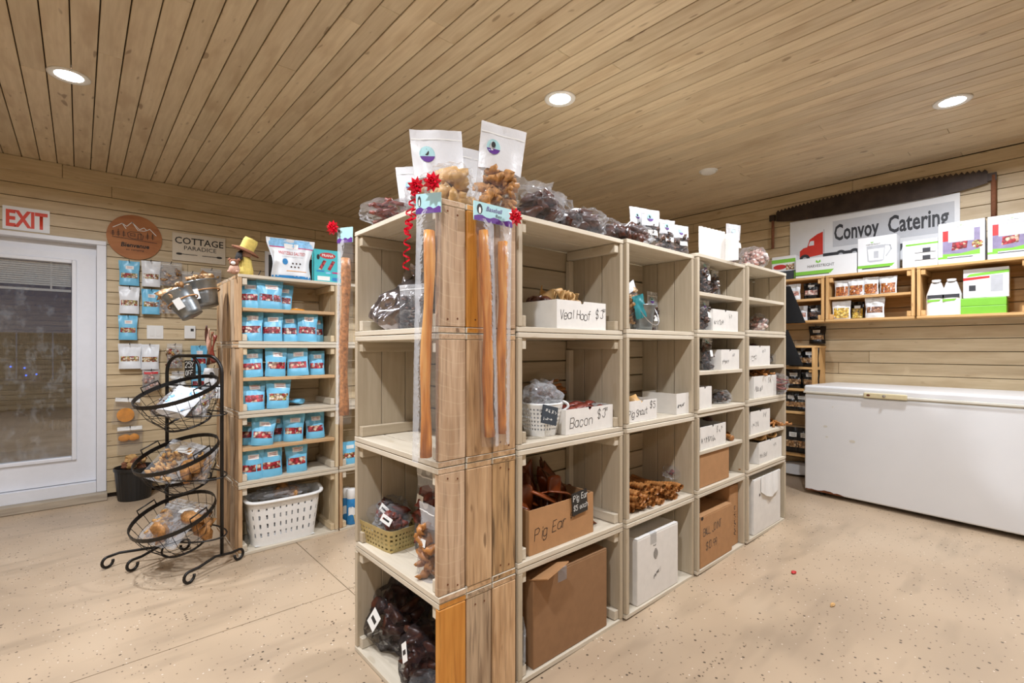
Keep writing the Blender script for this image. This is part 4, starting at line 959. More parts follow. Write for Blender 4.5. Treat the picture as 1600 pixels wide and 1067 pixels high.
# ------------------------------------------------------------------ long chews hung on the end stack
def long_stick(label, loc, rz, w, h, sticks, bowlabel=None, card_w=None, title=None, bow_off=(0, 0, 0), rot=None, card_h=.062):
    tt = thing('long_chew_pack', label, 'chew pack', loc, rz)          # loc = middle of the card's upper edge
    if rot: tt.rotation_euler = rot
    for i, (dx, top, L, r, mt, lean) in enumerate(sticks):
        n = 16; k = i * 3.7 + dx * 50
        path = [(dx + lean * j / n + .004 * math.sin(j * .5 + k), -.018, -top - L * j / n) for j in range(n + 1)]
        G().tube(path, [r * (.86 + .10 * math.sin(j * .9 + k) + .16 * abs(j / n - .5)) for j in range(n + 1)], 10, flat=.8).obj('chew_stick', MATS[mt], tt, True)
        S_ = lambda u, v, s_: Vector((dx + lean * v + (u - .5) * w * .98, -.018 + s_ * (.004 + r * 1.12 * math.sin(PI * u) ** .8 * min(1, v * 5 + .1)) + .003 * noise.noise(Vector((u * 4, v * 14, k))), -card_h * .8 - (h - card_h * .8) * v))
        g = G(); g.grid(lambda u, v: S_(u, v, -1), 6, 22); g.grid(lambda u, v: S_(1 - u, v, 1), 6, 22); g.obj('sleeve', MATS['clear_film'], tt, True)
    cw = card_w or w
    cd = G().box(-cw / 2, cw / 2, -.024, -.020, -card_h, 0).obj('header_card', MATS['teal_print'], tt)
    wav = [(-cw / 2, -card_h)] + [(cw / 2, -card_h)] + [(cw / 2 - cw * i / 10, -card_h + .017 + .004 * math.sin(i * 1.7)) for i in range(11)]
    patch(cd, 'card_band', wav, -.0248, MATS['purple_print'])
    patch(cd, 'card_figure', disc(-cw * .36, -card_h * .38, cw * .07, card_h * .28, 10), -.0248, MATS['ink']); patch(cd, 'card_figure', disc(-cw * .36, -card_h * .45, cw * .03, card_h * .18, 8), -.0252, MATS['label_white'])
    if title:
        text_obj('card_lettering', cd, title[0], MATS['purple_print'], cw * .42, .015, (.0, -.0252, -card_h * .40), shear=.3)
        text_obj('card_lettering', cd, title[1], MATS['ink'], cw * .16, .010, (cw * .12, -.0252, -card_h * .64), shear=.2)
    if bowlabel: bow(bowlabel, Vector(loc) + Vector(bow_off), .034, (0, 0, rz), seed=dx)
    return tt
# one at the far front corner, one at the near front corner (both facing -X), a pair on the raw planks (facing -Y)
long_stick('spotted amber chew in a clear sleeve at the far corner of the end stack', (EX0 - .004, 1.945, at(545, 362, X=EX0).z + .01), -PI / 2 + .5, .075, .80, [(.0, .125, .64, .022, 'stick_spotty', -.012)],
           'red star bow on the far corner chew pack', bow_off=(-.05, .03, .0))
long_stick('smooth amber chew in a clear sleeve at the near corner of the end stack', (EX0 - .008, 1.305, at(681, 305, X=EX0).z), -PI / 2 + .55, .085, .83, [(.0, .115, .70, .022, 'stick_amber', -.015)],
           'red star bow on the near corner chew pack', bow_off=(-.03, -.055, .02))
long_stick('pair of long amber chews under one wide teal card on raw planks', (xat(764, EY0) - .002, EY0 - .004, at(770, 325, Y=EY0).z), 0, .075, .80, [(-.036, .090, .68, .022, 'stick_amber', .024), (.045, .115, .65, .021, 'stick_amber', -.010)],
           'red star bow on the wide teal card', card_w=.165, title=('Baseball', 'Bats'), bow_off=(.072, -.045, -.032))

# ------------------------------------------------------------------ goods on top of the island
TZ = 4 * EH
def topz(c): return floor_z((CEDGE[c] + CEDGE[c + 1]) / 2) + 4 * CH[c]
zip_bag('large frosted zip bag of brown chews standing upright above the teal card', (xat(772, 1.36), 1.36, TZ), .170, .330, .075, 'bread', 30, .027, .50, rz=-.35, seed=81, rot=(0.06, .10, -.35), low='clear_film')
zip_bag('frosted zip bag with a round logo standing behind the curly ribbon', (xat(692, 1.52), 1.52, TZ), .19, .335, .08, 'bread', 20, .027, .46, seed=82, rot=(0, -.08, -.45))
zip_bag('plain frosted zip bag behind the one with the round logo', (xat(712, 1.66), 1.66, TZ), .21, .36, .06, 'dried_tan', 14, .026, .40, seed=83, rot=(.05, .05, -.3), logo=False)
zip_bag('small frosted zip bag with a logo leaning at the back of the end stack', (xat(652, 1.74), 1.74, TZ), .12, .27, .06, 'dried_red', 12, .022, .42, seed=84, rot=(0, -.10, -.6))
film_bag('clear bag of pale dried pieces lying at the near corner top', (xat(705, 1.36), 1.365, TZ), (.17, .13, .15), 'dried_tan', 16, .03, 85, rz=-.6)
film_bag('clear bag of reddish pieces lying in the middle of the end stack top', (xat(672, 1.52), 1.50, TZ), (.20, .15, .12), 'dried_red', 14, .026, 86, rz=-.9)
film_bag('clear bag of thin sticks lying at the far edge of the end stack top', (EX0 + .06, 1.70, TZ), (.26, .16, .10), 'dried_red', 16, .024, 87, rz=-1.2, kind='stick')
bw = bow('red bow with long curly ribbon tails hanging over the end crate', at(651, 292, X=EX0 - .02), .034, (0, 0, -PI / 2 + .5), 1.3)
inv = Matrix.Rotation(-(-PI / 2 + .5), 3, 'Z')
for k, pts in enumerate(([(0, 0, 0), (-.01, .03, -.08), (-.005, .05, -.16), (-.005, .06, -.26)], [(0, 0, 0), (.0, -.01, -.05), (.0, .03, -.10), (-.01, .05, -.14)])):
    curl_ribbon(bw, [inv @ Vector(p) for p in pts], .007, 8 - 3 * k, .012)
db = [('heap of dark chews in a clear bag at the near end of the crate tops', 832, .10, (.24, .18, .15), 91), ('dark chew bag with a loose clear top second along the crate tops', 868, .12, (.22, .17, .14), 92), ('dark chew bag third along the crate tops', 905, .10, (.24, .18, .12), 93),
      ('flat dark chew bag fourth along the crate tops', 945, .09, (.24, .17, .10), 94), ('glossy dark chew bag in front of the standing pouches', 985, .07, (.26, .15, .09), 95)]
for i, (lb, px, dy, dm, sd) in enumerate(db):
    c = 0 if px < 975 else 1
    film_bag(lb, (cx(c, px, dy), Y[c] + dy, topz(c)), dm, 'dried_dark', 16, .032, sd, rz=RND.uniform(-.3, .3), film_='clear_film', tail=.05 if i in (0, 1) else None, amp=.34)
for i, (px, dy, w, h) in enumerate(((996, .18, .10, .24), (1016, .13, .12, .225), (1042, .13, .105, .20), (1064, .12, .11, .19))):
    zip_bag(['first frosted treat pouch in the row behind the dark bags', 'second frosted treat pouch in the row, tallest', 'third frosted treat pouch in the row', 'last frosted treat pouch in the row, next to the white board'][i], (cx(1, px, dy), Y[1] + dy, topz(1)), w, h, .055, 'kibble_dark', 18, .018, .62, seed=96 + i, card=(-.5, .6, .40, .52), rz=-.25)
wbd = thing('white_carton', 'open white ribbed carton lying on top of the third column', 'box', (cx(2, 1090, .06), Y[2] + .05, topz(2)), -.12)
for k in range(14): G().box(k * .0175, k * .0175 + .0168, 0, .004, 0, .165 + .002 * (k % 2)).obj('ribbed_panel', MATS['white_card'], wbd)
G().box(0, .245, .004, .12, 0, .004).obj('base_panel', MATS['white_card'], wbd); G().box(.241, .245, .004, .12, 0, .15).obj('side_panel', MATS['white_card'], wbd)
o = G().box(0, .004, -.07, 0, 0, .16).obj('open_flap', MATS['white_card'], wbd, loc=(.245, 0, .0)); o.rotation_euler = (0, .12, .5)
zip_bag('frosted pouch standing at the end of the white carton', (cx(2, 1146, .06), Y[2] + .06, topz(2)), .115, .25, .06, 'kibble_dark', 18, .018, .62, seed=101, card=(-.2, .9, .42, .55), rz=-.3)
zip_bag('dark pouch behind the pouch at the end of the white carton', (cx(2, 1136, .14), Y[2] + .14, topz(2)), .10, .20, .05, 'kibble_dark', 14, .018, .75, seed=102, rz=-.3, logo=False)
film_bag('clear bag of pink dried pieces on top of the fourth column', (cx(3, 1177, .07), Y[3] + .07, topz(3)), (.24, .16, .14), 'pink_marsh', 18, .034, 103)

# ------------------------------------------------------------------ goods on the island by the door wall
def sx(px, dy): return xat(px, SY + dy)
SF = lambda r, mid=False: r * SH + (SH / 2 + .0105 if mid else TS)
bp = [  # row, on its mid shelf?, centre px, depth, width, height, window, words
 (3, 1, 389, .07, .115, .155, 'berry_mix', 'first on the top shelf'), (3, 1, 421, .05, .135, .160, 'berry_mix', 'second on the top shelf, widest'), (3, 1, 441, .12, .10, .15, 'berry_mix', 'tucked behind the second on the top shelf'),
 (3, 0, 393, .06, .115, .165, 'berry_mix', 'first under the top shelf'), (3, 0, 425, .06, .110, .160, 'berry_mix', 'second under the top shelf'), (3, 0, 452, .08, .095, .155, 'berry_mix', 'third under the top shelf'), (3, 0, 479, .05, .110, .170, 'berry_mix', 'fourth under the top shelf, tallest'), (3, 0, 493, .13, .10, .155, 'berry_mix', 'last under the top shelf, set back'),
 (2, 1, 394, .06, .115, .150, 'apple_mix', 'first on the third crate shelf'), (2, 1, 430, .05, .115, .160, 'apple_mix', 'second on the third crate shelf'), (2, 1, 466, .05, .115, .160, 'apple_mix', 'third on the third crate shelf, apple slices in its window'), (2, 1, 495, .08, .090, .140, 'apple_mix', 'last on the third crate shelf'),
 (2, 0, 397, .05, .115, .160, 'apple_mix', 'with dark and pale fruit, first on the third crate floor'), (2, 0, 434, .05, .125, .165, 'nut_mix', 'with long pale slices, second on the third crate floor'),
 (1, 1, 386, .12, .10, .145, 'apple_mix', 'half hidden at the post of the second crate shelf'), (1, 1, 409, .04, .115, .150, 'apple_mix', 'tilted, foremost on the second crate shelf'), (1, 1, 429, .12, .10, .150, 'berry_mix', 'behind the tilted one on the second crate shelf'), (1, 1, 458, .06, .110, .155, 'apple_mix', 'third on the second crate shelf'), (1, 1, 493, .07, .105, .150, 'apple_mix', 'last on the second crate shelf'),
 (1, 0, 394, .05, .110, .155, 'apple_mix', 'first on the second crate floor'), (1, 0, 424, .05, .115, .160, 'apple_mix', 'second on the second crate floor'), (1, 0, 464, .06, .115, .165, 'apple_mix', 'third on the second crate floor, citrus slice showing')]
for i, (r, m, px, dy, w, h, wn_, lb) in enumerate(bp):
    pouch('blue fruit pouch %s' % lb, (sx(px, dy), SY + dy, SF(r, m)), w * 1.12, h * 1.12, .055, 'pouch_blue', (.27, .50, wn_), (-.35, .6, .68, .84), rz=RND.uniform(-.15, .1) - .1, bend=RND.uniform(.02, .16), seed=110 + i, group='blue fruit pouches on the crates', rot=(RND.uniform(-.05, .02), RND.uniform(-.05, .06) + (.1 if i == 15 else 0), RND.uniform(-.35, .1)), flare=RND.uniform(0, .2))
pouch('blue fruit pouch lying flat on the third crate floor', (sx(476, .08), SY + .13, SF(2) + .022), .11, .16, .04, 'pouch_blue', (.27, .5, 'nut_mix'), None, rot=(-PI / 2 + .1, 0, .9), seed=140, group='blue fruit pouches on the crates')
pouch('yellow-edged flat packet lying on the top crate shelf', (sx(466, .1), SY + .10, SF(3, True) + .008), .10, .13, .018, 'orange_cheese', None, (-.6, .6, .2, .7), rot=(-PI / 2 + .05, 0, .3), name='flat_packet', cat='packet', seed=141, labmat='label_white')
pouch('blue pouch peeking out behind the end crates', (xat(545, SY + .05), SY + .05, SF(1)), .11, .15, .05, 'pouch_blue', (.27, .5, 'nut_mix'), (-.35, .6, .68, .84), seed=142, group='blue fruit pouches on the crates')
# laundry basket with a loaf in a bag on top
lb = thing('laundry_basket', 'white slotted plastic laundry basket in the bottom crate', 'basket', (sx(446, .12) - .02, SY + .125, SF(0)), -.02)
def lslot(i, j):
    a = i % 108
    front = 56 <= i <= 104 or (2 <= i <= 50); 
    return 3 < j < 17 and (j - 4) % 4 < 2 and i % 4 == 1 and (92 <= i <= 134 or 16 <= i <= 60 or i > 146 or i < 8 or 68 < i < 84)
basket_wall(.36, .20, .43, .235, .27, 152, 20, lslot, MATS['white_plastic'], lb, .004, 'slotted_wall', 5.0, lambda u: .10 * abs(math.cos(2 * PI * u)) ** 6)
G().grid(lambda u, v: Vector(((u - .5) * .35, (v - .5) * .19, .004)), 2, 2).obj('basket_base', MATS['white_plastic'], lb)
def rimpt(a, e=5.0, gx=.225, gy=.125): m = (abs(math.cos(a)) ** e + abs(math.sin(a)) ** e) ** (-1 / e); return (gx * math.cos(a) * m, gy * math.sin(a) * m, .27 * (1 + .10 * abs(math.cos(a)) ** 6))
G().tube([rimpt(2 * PI * i / 64) for i in range(64)], .013, 8, True, flat=.7).obj('rolled_rim', MATS['white_plastic'], lb, True)
film_bag('clear bag with a loaf lying across the laundry basket', (sx(446, .12) - .03, SY + .12, SF(0) + .265), (.32, .19, .06), 'bread', 5, .05, 143, film_='haze_film')
for i, (px, dy) in enumerate(((540, .10), (549, .05))):
    cn = thing('spray_can', ['blue spray can set back in the bottom crate', 'blue and white spray can with a white cap in front'][i], 'can', (xat(px, SY + dy), SY + dy, SF(0)))
    G().lathe([(.0001, .001), (.030, .001), (.032, .004), (.032, .165), (.029, .175)], 24).obj('can_body', MATS['pack_blue'], cn, True)
    G().lathe([(.029, .174), (.030, .176), (.029, .235), (.026, .240), (.0001, .240)], 24).obj('cap', MATS['white_plastic'], cn, True)
    bnd = G(); bnd.grid(lambda u, v: Vector((.0325 * math.cos(-2.6 + 1.9 * u), .0325 * math.sin(-2.6 + 1.9 * u), .06 + .055 * v + .01 * math.sin(u * 5))), 10, 2); bnd.obj('white_swoosh', MATS['label_white'], cn, True)
    if i: text_obj('can_lettering', cn, 'Lysol', MATS['pack_blue'], .05, .022, (-.004, -.0345, .125), bold=.02, shear=.3)
# things on top: plush scarecrow, plush bear, pretzel bag, bar box
ST = 4 * SH
ps = thing('plush_scarecrow', 'plush scarecrow in a tilted yellow felt hat on the crate top', 'plush toy', (sx(384, .10), SY + .10, ST), -.5)
G().lathe([(.0001, 0), (.040, .002), (.042, .03), (.034, .07), (.030, .10), (.022, .115), (.0001, .118)], 18).obj('dress', MATS['yellow_felt'], ps, True)
hd = G().blob((0, 0, .135), (.034, .034, .03), 1, .05, 2).obj('head', MATS['plush_pink'], ps, True)
hat = G().lathe([(.042, .0), (.040, .012), (.041, .055), (.036, .072), (.0001, .076)], 20).obj('hat_crown', MATS['yellow_felt'], ps, True)
brm = G().lathe([(.078, -.014), (.082, -.010), (.045, .004), (.040, .004), (.044, -.004), (.078, -.018)], 24).obj('hat_brim', MATS['brown_felt'], ps, True)
for o in (hat, brm): o.matrix_basis = Matrix.Translation((.004, 0, .160)) @ Matrix.Rotation(.42, 4, 'Y')
hr = G()
for i in range(26):
    a = 2.2 + 2.4 * i / 26; hr.tube([(.03 * math.cos(a), .03 * math.sin(a), .15), (.046 * math.cos(a), .046 * math.sin(a), .135), (.055 * math.cos(a + .1), .055 * math.sin(a + .1), .105 - .012 * (i % 3))], .004, 5)
ho = hr.obj('hair', MATS['hair_black'], ps); ho['kind'] = 'stuff'
G().tube([(-.028, -.012, .10), (-.05, -.022, .075), (-.058, -.03, .055)], .011, 8).obj('arm', MATS['yellow_felt'], ps, True)
bear = thing('plush_bear', 'small plush bear beside the plush scarecrow', 'plush toy', (sx(366, .05), SY + .05, ST), -.4)
G().blob((0, 0, .028), (.03, .026, .03), 3, .06, 2).obj('body', MATS['plush_pink'], bear, True)
bh = G().blob((0, -.006, .066), (.026, .024, .023), 4, .05, 2).obj('head', MATS['brown_felt'], bear, True)
G().blob((0, -.028, .060), (.013, .010, .011), 5, .05, 2).obj('muzzle', MATS['label_white'], bh, True)
for s in (-1, 1):
    G().blob((s * .024, 0, .084), (.011, .007, .011), 6, .05, 1).obj('ear', MATS['brown_felt'], bh, True); G().blob((s * .009, -.026, .072), (.003, .003, .003), 7, 0, 1).obj('eye', MATS['ink'], bh, True)
    G().blob((s * .022, -.022, .012), (.011, .016, .010), 8, .05, 1).obj('paw', MATS['plush_pink'], bear, True)
hk = thing('wire_peg', 'bent black peg sticking up at the crate top edge', 'hook', (sx(402, .15), SY + .15, ST)); G().tube([(-.03, 0, .003), (0, 0, .006), (.02, 0, .05)], .003, 6).obj('peg', MATS['black_metal'], hk)
pb = thing('pretzel_bag', 'big white and blue pretzel bag standing on the crate top', 'bag', (sx(455, .09), SY + .09, ST), -.12)
S = pouch_surface(.262, .262, .09, .05, 150, .22, .014, .17); shell(S, pb, 'pouch_body', MATS['pouch_white'], nu=14, nv=14)
surf_patch(S, pb, 'blue_band', MATS['pack_sky'], -.99, .99, .80, .99, 10, 4); surf_patch(S, pb, 'pink_line', MATS['magenta_print'], -.98, .98, .772, .795, 10, 1); surf_patch(S, pb, 'blue_foot', MATS['pack_blue'], -.98, .98, .0, .085, 10, 2)
surf_patch(S, pb, 'white_badge', MATS['label_white'], -.3, .3, .76, .88, 6, 2, .0025); surf_disc(S, pb, 'round_badge', MATS['pack_blue'], -.38, .42, .15, .075, .002)
for i in range(9): surf_disc(S, pb, 'pretzel_print', MATS['kibble_dark'], -.05 + .10 * (i % 6), .30 + .045 * ((i * 2) % 4), .05, .024, .002, n=8)
def wrap_text(parent, S, s, mat, u0, u1, v0, v1, bold=0.0, off=.0022):
    o = text_obj('lettering', parent, s, mat, 1.0, 1.0, (0, 0, 0), bold=bold); xs = [v.co.x for v in o.data.vertices]; a, b = min(xs), max(xs)
    for v in o.data.vertices: v.co = S(u0 + (u1 - u0) * (v.co.x - a) / (b - a), v0 + (v1 - v0) * v.co.z / 1.0, -1, off)
    return o
wrap_text(pb, S, 'PRETZELS SALTED', MATS['red_print'], -.62, .66, .60, .68)
surf_patch(S, pb, 'print_line', MATS['orange_cheese'], -.3, .75, .19, .205, 6, 1, .002); surf_patch(S, pb, 'print_line', MATS['grey_print'], -.55, .6, .545, .552, 6, 1, .002)
bx = thing('bar_box', 'teal bar box with two printed nut bars beside the pretzel bag', 'box', (sx(510.5, .07), SY + .055, ST), -.10)
soften(G().box(-.085, .085, 0, .06, 0, .216).obj('carton', MATS['prana_teal'], bx), .002)
patch(bx, 'brand_oval', disc(.0, .178, .052, .020, 20), -.0008, MATS['red_print']); text_obj('lettering', bx, 'PRANA', MATS['label_white'], .075, .017, (0, -.0016, .170), bold=.02)
for k, dx in enumerate((-.035, .022)): patch(bx, 'bar_print', [(dx - .024, .085), (dx - .004, .080), (dx + .028, .142), (dx + .008, .147)], -.0009, MATS['apple_mix'])
for (a, b, z0, z1, m) in ((-.07, -.02, .068, .078, 'pack_blue'), (-.012, .02, .058, .070, 'pack_sky'), (.03, .08, .062, .072, 'magenta_print'), (-.065, .015, .012, .040, 'label_white'), (.03, .075, .012, .034, 'pack_blue')): patch(bx, 'print_block', rect(a, b, z0, z1), -.0009, MATS[m])
patch(bx, 'figure_print', disc(-.06, .165, .010, .018, 9), -.0009, MATS['ink'])
pouch('pale blue bag behind the teal bar box', (sx(528, .16), SY + .17, ST), .10, .16, .04, 'pouch_blue', None, (-.5, .7, .3, .7), seed=152)

# ------------------------------------------------------------------ door wall: signs, switches, hanging pouches
def wpt(px, py, off=0.0): p = at(px, py, Y=WY - off); return p
ex = thing('exit_sign', 'white sign with red EXIT lettering above the door', 'sign', wpt(41.5, 343, .006))
G().box(-.127, .127, 0, .005, -.087, .087).obj('panel', MATS['sign_white'], ex); text_obj('lettering', ex, 'EXIT', MATS['exit_red'], .225, .118, (0, -.001, -.059), bold=.035)
rs = thing('round_sign', 'round brown wooden sign with white mountains and a camper', 'sign', wpt(211, 371, .012))
G().prism(disc(0, 0, .187, .187, 48), 0, .010).obj('disc', MATS['sign_round'], rs)
def strokes(parent, name, lines, w, mat, y=-.001):
    g = G()
    for ln in lines:
        for (a, b) in zip(ln[:-1], ln[1:]):
            a, b = Vector(a), Vector(b); d = (b - a).normalized(); n = Vector((-d.y, d.x)) * w / 2; e = d * w * .3
            g.add([(p.x, y, p.y) for p in (a - n - e, b - n + e, b + n + e, a + n - e)], [(0, 1, 2, 3)])
    return g.obj(name, mat, parent)
strokes(rs, 'mountain_line', [[(-.145, .065), (-.085, .105), (-.055, .085), (-.02, .125), (.03, .07), (.06, .09), (.08, .07), (.10, .085), (.145, .035)], [(-.085, .105), (-.06, .065)], [(-.02, .125), (.02, .062)], [(.025, .062), (.06, .062), (.08, .07)]], .005, MATS['label_white'])
strokes(rs, 'camper_line', [[(-.05, .03), (-.045, .0), (-.02, -.012), (.05, -.012), (.055, .02), (.03, .045), (-.03, .045), (-.05, .03)], [(-.03, .03), (.0, .03), (.0, .01), (-.03, .01), (-.03, .03)], [(.02, -.01), (.02, .03), (.04, .03), (.04, -.01)], [(-.15, -.012), (.15, -.03)]], .004, MATS['ink'])
for i, (x, h) in enumerate(((-.145, .04), (-.11, .055), (-.075, .045), (.085, .055), (.12, .045))): strokes(rs, 'tree_line', [[(x, -.005), (x, h)], [(x - .012, .008), (x + .012, .008)], [(x - .010, .020), (x + .010, .020)], [(x - .007, .032), (x + .007, .032)]], .004, MATS['ink'])
text_obj('lettering', rs, 'Bienvenue', MATS['ink'], .19, .036, (0, -.001, -.085), bold=.03, shear=.15); text_obj('lettering', rs, 'au camping', MATS['ink'], .12, .014, (.0, -.001, -.112), bold=.01)
cs = thing('cottage_sign', 'beige wooden sign lettered COTTAGE PARADICE with two paddles', 'sign', wpt(312, 389, .012))
G().box(-.205, .205, 0, .010, -.122, .122).obj('board', MATS['sign_beige'], cs)
text_obj('lettering', cs, 'COTTAGE', MATS['ink'], .375, .058, (.0, -.001, .030), bold=.012); text_obj('lettering', cs, 'PARADICE', MATS['ink'], .25, .036, (.005, -.001, -.022), bold=.004)
for s in (-1, 1):
    strokes(cs, 'paddle_print', [[(s * .02, -.062), (s * .14, -.062)]], .006, MATS['ink']); patch(cs, 'paddle_print', disc(s * .155, -.062, .024, .010, 12), -.001, MATS['ink'])
sw = thing('light_switch', 'white double rocker switch plate on the door wall', 'switch', wpt(242.5, 519, .005)); soften(G().box(-.058, .058, 0, .005, -.058, .058).obj('plate', MATS['white_plastic'], sw), .002)
for s in (-1, 1): G().box(s * .024 - .016, s * .024 + .016, -.004, .0, -.033, .033).obj('rocker', MATS['white_plastic'], sw)
th = thing('thermostat', 'white wall thermostat with a small dark display', 'thermostat', wpt(297, 519, .022)); soften(G().box(-.042, .042, 0, .022, -.058, .058).obj('housing', MATS['white_plastic'], th), .004); patch(th, 'display', rect(.004, .028, .008, .032), -.001, MATS['ink'])
wp_ = [(202, 408, 446, .135, 'b', 'nut_mix', 'topmost of the column nearest the door'), (236, 408, 448, .130, 'w', 'nut_mix', 'topmost of the second column'), (202, 448, 490, .135, 'w', 'nut_mix', 'second of the column nearest the door'), (236, 452, 491, .130, 'b', 'nut_mix', 'under the white pouch in the second column'),
       (200, 493, 531, .125, 'b', 'nut_mix', 'third of the column nearest the door'), (203, 537, 576, .150, 'w', 'nut_mix', 'lowest of the column nearest the door'), (234, 538, 577, .130, 'w', 'nut_mix', 'below the light switch'), (311, 540, 580, .125, 'b', 'apple_mix', 'below the thermostat'), (311, 578, 612, .125, 'b', 'berry_mix', 'under the one below the thermostat')]
def peg(parent, z, y=-.0):
    G().tube([(0, .05, z + .004), (0, -.03, z), (0, -.045, z + .014)], .0028, 6).obj('peg', MATS['black_metal'], parent)
for i, (px, y0, y1, w, k, m, lbl) in enumerate(wp_):
    p = wpt(px, y1, .045); h = wpt(px, y0, .045).z - p.z
    t_ = pouch('%s snack pouch hanging on the door wall, %s' % ('blue' if k == 'b' else 'white', lbl), p, w, h, .045, 'pouch_blue' if k == 'b' else 'pouch_white', (.30, .50, m), (-.35, .45, .66, .80) if k == 'b' else None, seed=160 + i, rz=RND.uniform(-.12, .05), name='hanging_pouch', group='snack pouches hung on the door wall')
    peg(t_, h * .96)
hb = [(267, 410, 447, .16, 'biscuit_mix', 'clear bag of biscuits hanging beside the top white pouch'), (267, 455, 490, .17, 'biscuit_mix', 'bunch of clear bags hanging under the bag of biscuits'), (300, 425, 465, .15, 'nut_mix', 'clear bag hanging above the galvanised buckets'), (330, 420, 460, .16, 'dried_tan', 'clear bag of tan chews hanging close to the pale crates'),
      (236, 577, 610, .12, 'pink_marsh', 'pale bag with a pink header hanging lowest in the second column'), (273, 537, 575, .11, 'nut_mix', 'clear bag hanging behind the basket stand top'), (278, 580, 612, .09, 'label_white', 'white packet hanging behind the top wire basket')]
for i, (px, y0, y1, w, m, lbl) in enumerate(hb):
    p = wpt(px, y1, .05); h = wpt(px, y0, .05).z - p.z
    t_ = zip_bag(lbl, p, w, h, .06, m, 14, .022, .7, seed=180 + i, logo=False, top='haze_film', low='haze_film'); peg(t_, h * .95)
    if i == 2: G().box(-.055, .055, -.03, -.028, h * .70, h * 1.12).obj('paper_tag', MATS['cardboard'], t_).rotation_euler = (0, .5, 0)
    if i == 4: surf_patch(pouch_surface(w, h, .06, 0, 184, .03, .008, .03), t_, 'pink_header', MATS['red_print'], -.8, .8, .78, .9)
for i, (px, y0, y1, tl) in enumerate(((194, 621, 663, .12), (203, 665, 709, 0))):
    p = wpt(px, y1, .04); h = wpt(px, y0, .04).z - p.z
    t_ = thing('cheese_pack', ['upper clear pack with an orange round hanging by the door frame', 'lower clear pack with orange slices hanging by the door frame'][i], 'pack', p, 0); t_.rotation_euler = (0, tl, 0)
    S = pouch_surface(.17, h, .035, 0, 190 + i, .03, .006, .02); shell(S, t_, 'clear_film', MATS['clear_film'])
    if i == 0: G().prism(disc(0, h * .35, .058, .058, 24), -.006, .008).obj('orange_round', MATS['orange_cheese'], t_)
    else:
        for k in range(2): G().blob((-.035 + .06 * k, 0, h * .58), (.042, .008, .03), k, .2, 2).obj('orange_slice', MATS['orange_cheese'], t_, True)
    surf_patch(S, t_, 'header', MATS['label_white'], -.95, .95, .84, .97); peg(t_, h * .95)
# galvanised buckets and bundles hung on the side of the pale crates
for i, (px, py, tl, r0, nm) in enumerate(((322, 462, -.28, .098, 'larger tilted galvanised bucket of bagged chews hung at the crate side'), (301, 474, -.55, .078, 'smaller galvanised bucket hung lower beside the larger one'))):
    p = at(px, py, X=SX0 - .11 - .10 * i); b = thing('hanging_bucket', nm, 'bucket', p + Vector((0, 0, -.07)), rot=(0.0, tl, -.5))
    G().lathe([(.0001, .0), (r0 * .72, .0), (r0 * .75, .02), (r0 * .86, .07), (r0 * .87, .075), (r0 * .87, .08), (r0 * .98, .145), (r0 * 1.03, .148), (r0 * 1.03, .155), (r0 * .96, .152), (r0 * .70, .012), (.0001, .010)], 30).obj('bucket_body', MATS['galvanised'], b, True)
    G().tube([(r0 * 1.02 * math.cos(a), r0 * 1.02 * math.sin(a), .092) for a in [2 * PI * k / 30 for k in range(30)]], .004, 6, True).obj('twine', MATS['cardboard'], b)
    G().box(-.02, .02, -r0 - .008, -r0 - .005, .04, .10).obj('paper_tag', MATS['label_white'], b)
    lumps(b, 12, (r0 * 1.3, r0 * 1.3, .05), .03, 'biscuit_mix', 200 + i, z0=.13, name='bagged_chews')
    G().tube([(.0, r0 * .9, .14), (.02, r0 * 1.3, .16), (.03, r0 * 1.5, .19)], .004, 6).obj('hook', MATS['black_metal'], b)
dn = [('long dried brown chew hanging under the bucket at the crate side', 333, 505, 570), ('white and black tagged packet hanging at the crate side', 330, 575, 600), ('second tagged packet hanging lower at the crate side', 334, 598, 622)]
for i, (lbl, px, y0, y1) in enumerate(dn):
    p = at(px, y1, X=SX0 - .035); h = at(px, y0, X=SX0 - .035).z - p.z; t_ = thing('hanging_chew' if i == 0 else 'hanging_packet', lbl, 'chew' if i == 0 else 'packet', p, -1.0)
    if i == 0:
        for q in range(4):
            s_ = G().grid(lambda u, v: Vector((-.03 + .022 * q + (u - .5) * .034 * (1 - .4 * v) + .012 * math.sin(v * 5 + q), -.012 + .008 * math.sin(u * 4 + v * 7 + q) - .006 * q, h * (.02 * q + v * (.95 - .1 * q)))), 4, 12).obj('dried_skin', MATS[('dried_dark', 'plush_pink', 'brown_felt', 'dried_red')[q]], t_, True); solidify(s_, .004)
    else:
        S = pouch_surface(.12, h, .025, 0, 210 + i); shell(S, t_, 'packet_body', MATS['pouch_white']); surf_disc(S, t_, 'print_mark', MATS['ink'], .1, .55, .3, .2); G().tube([(0, .02, h), (0, .03, h + .02)], .002, 5).obj('hanger', MATS['black_metal'], t_)
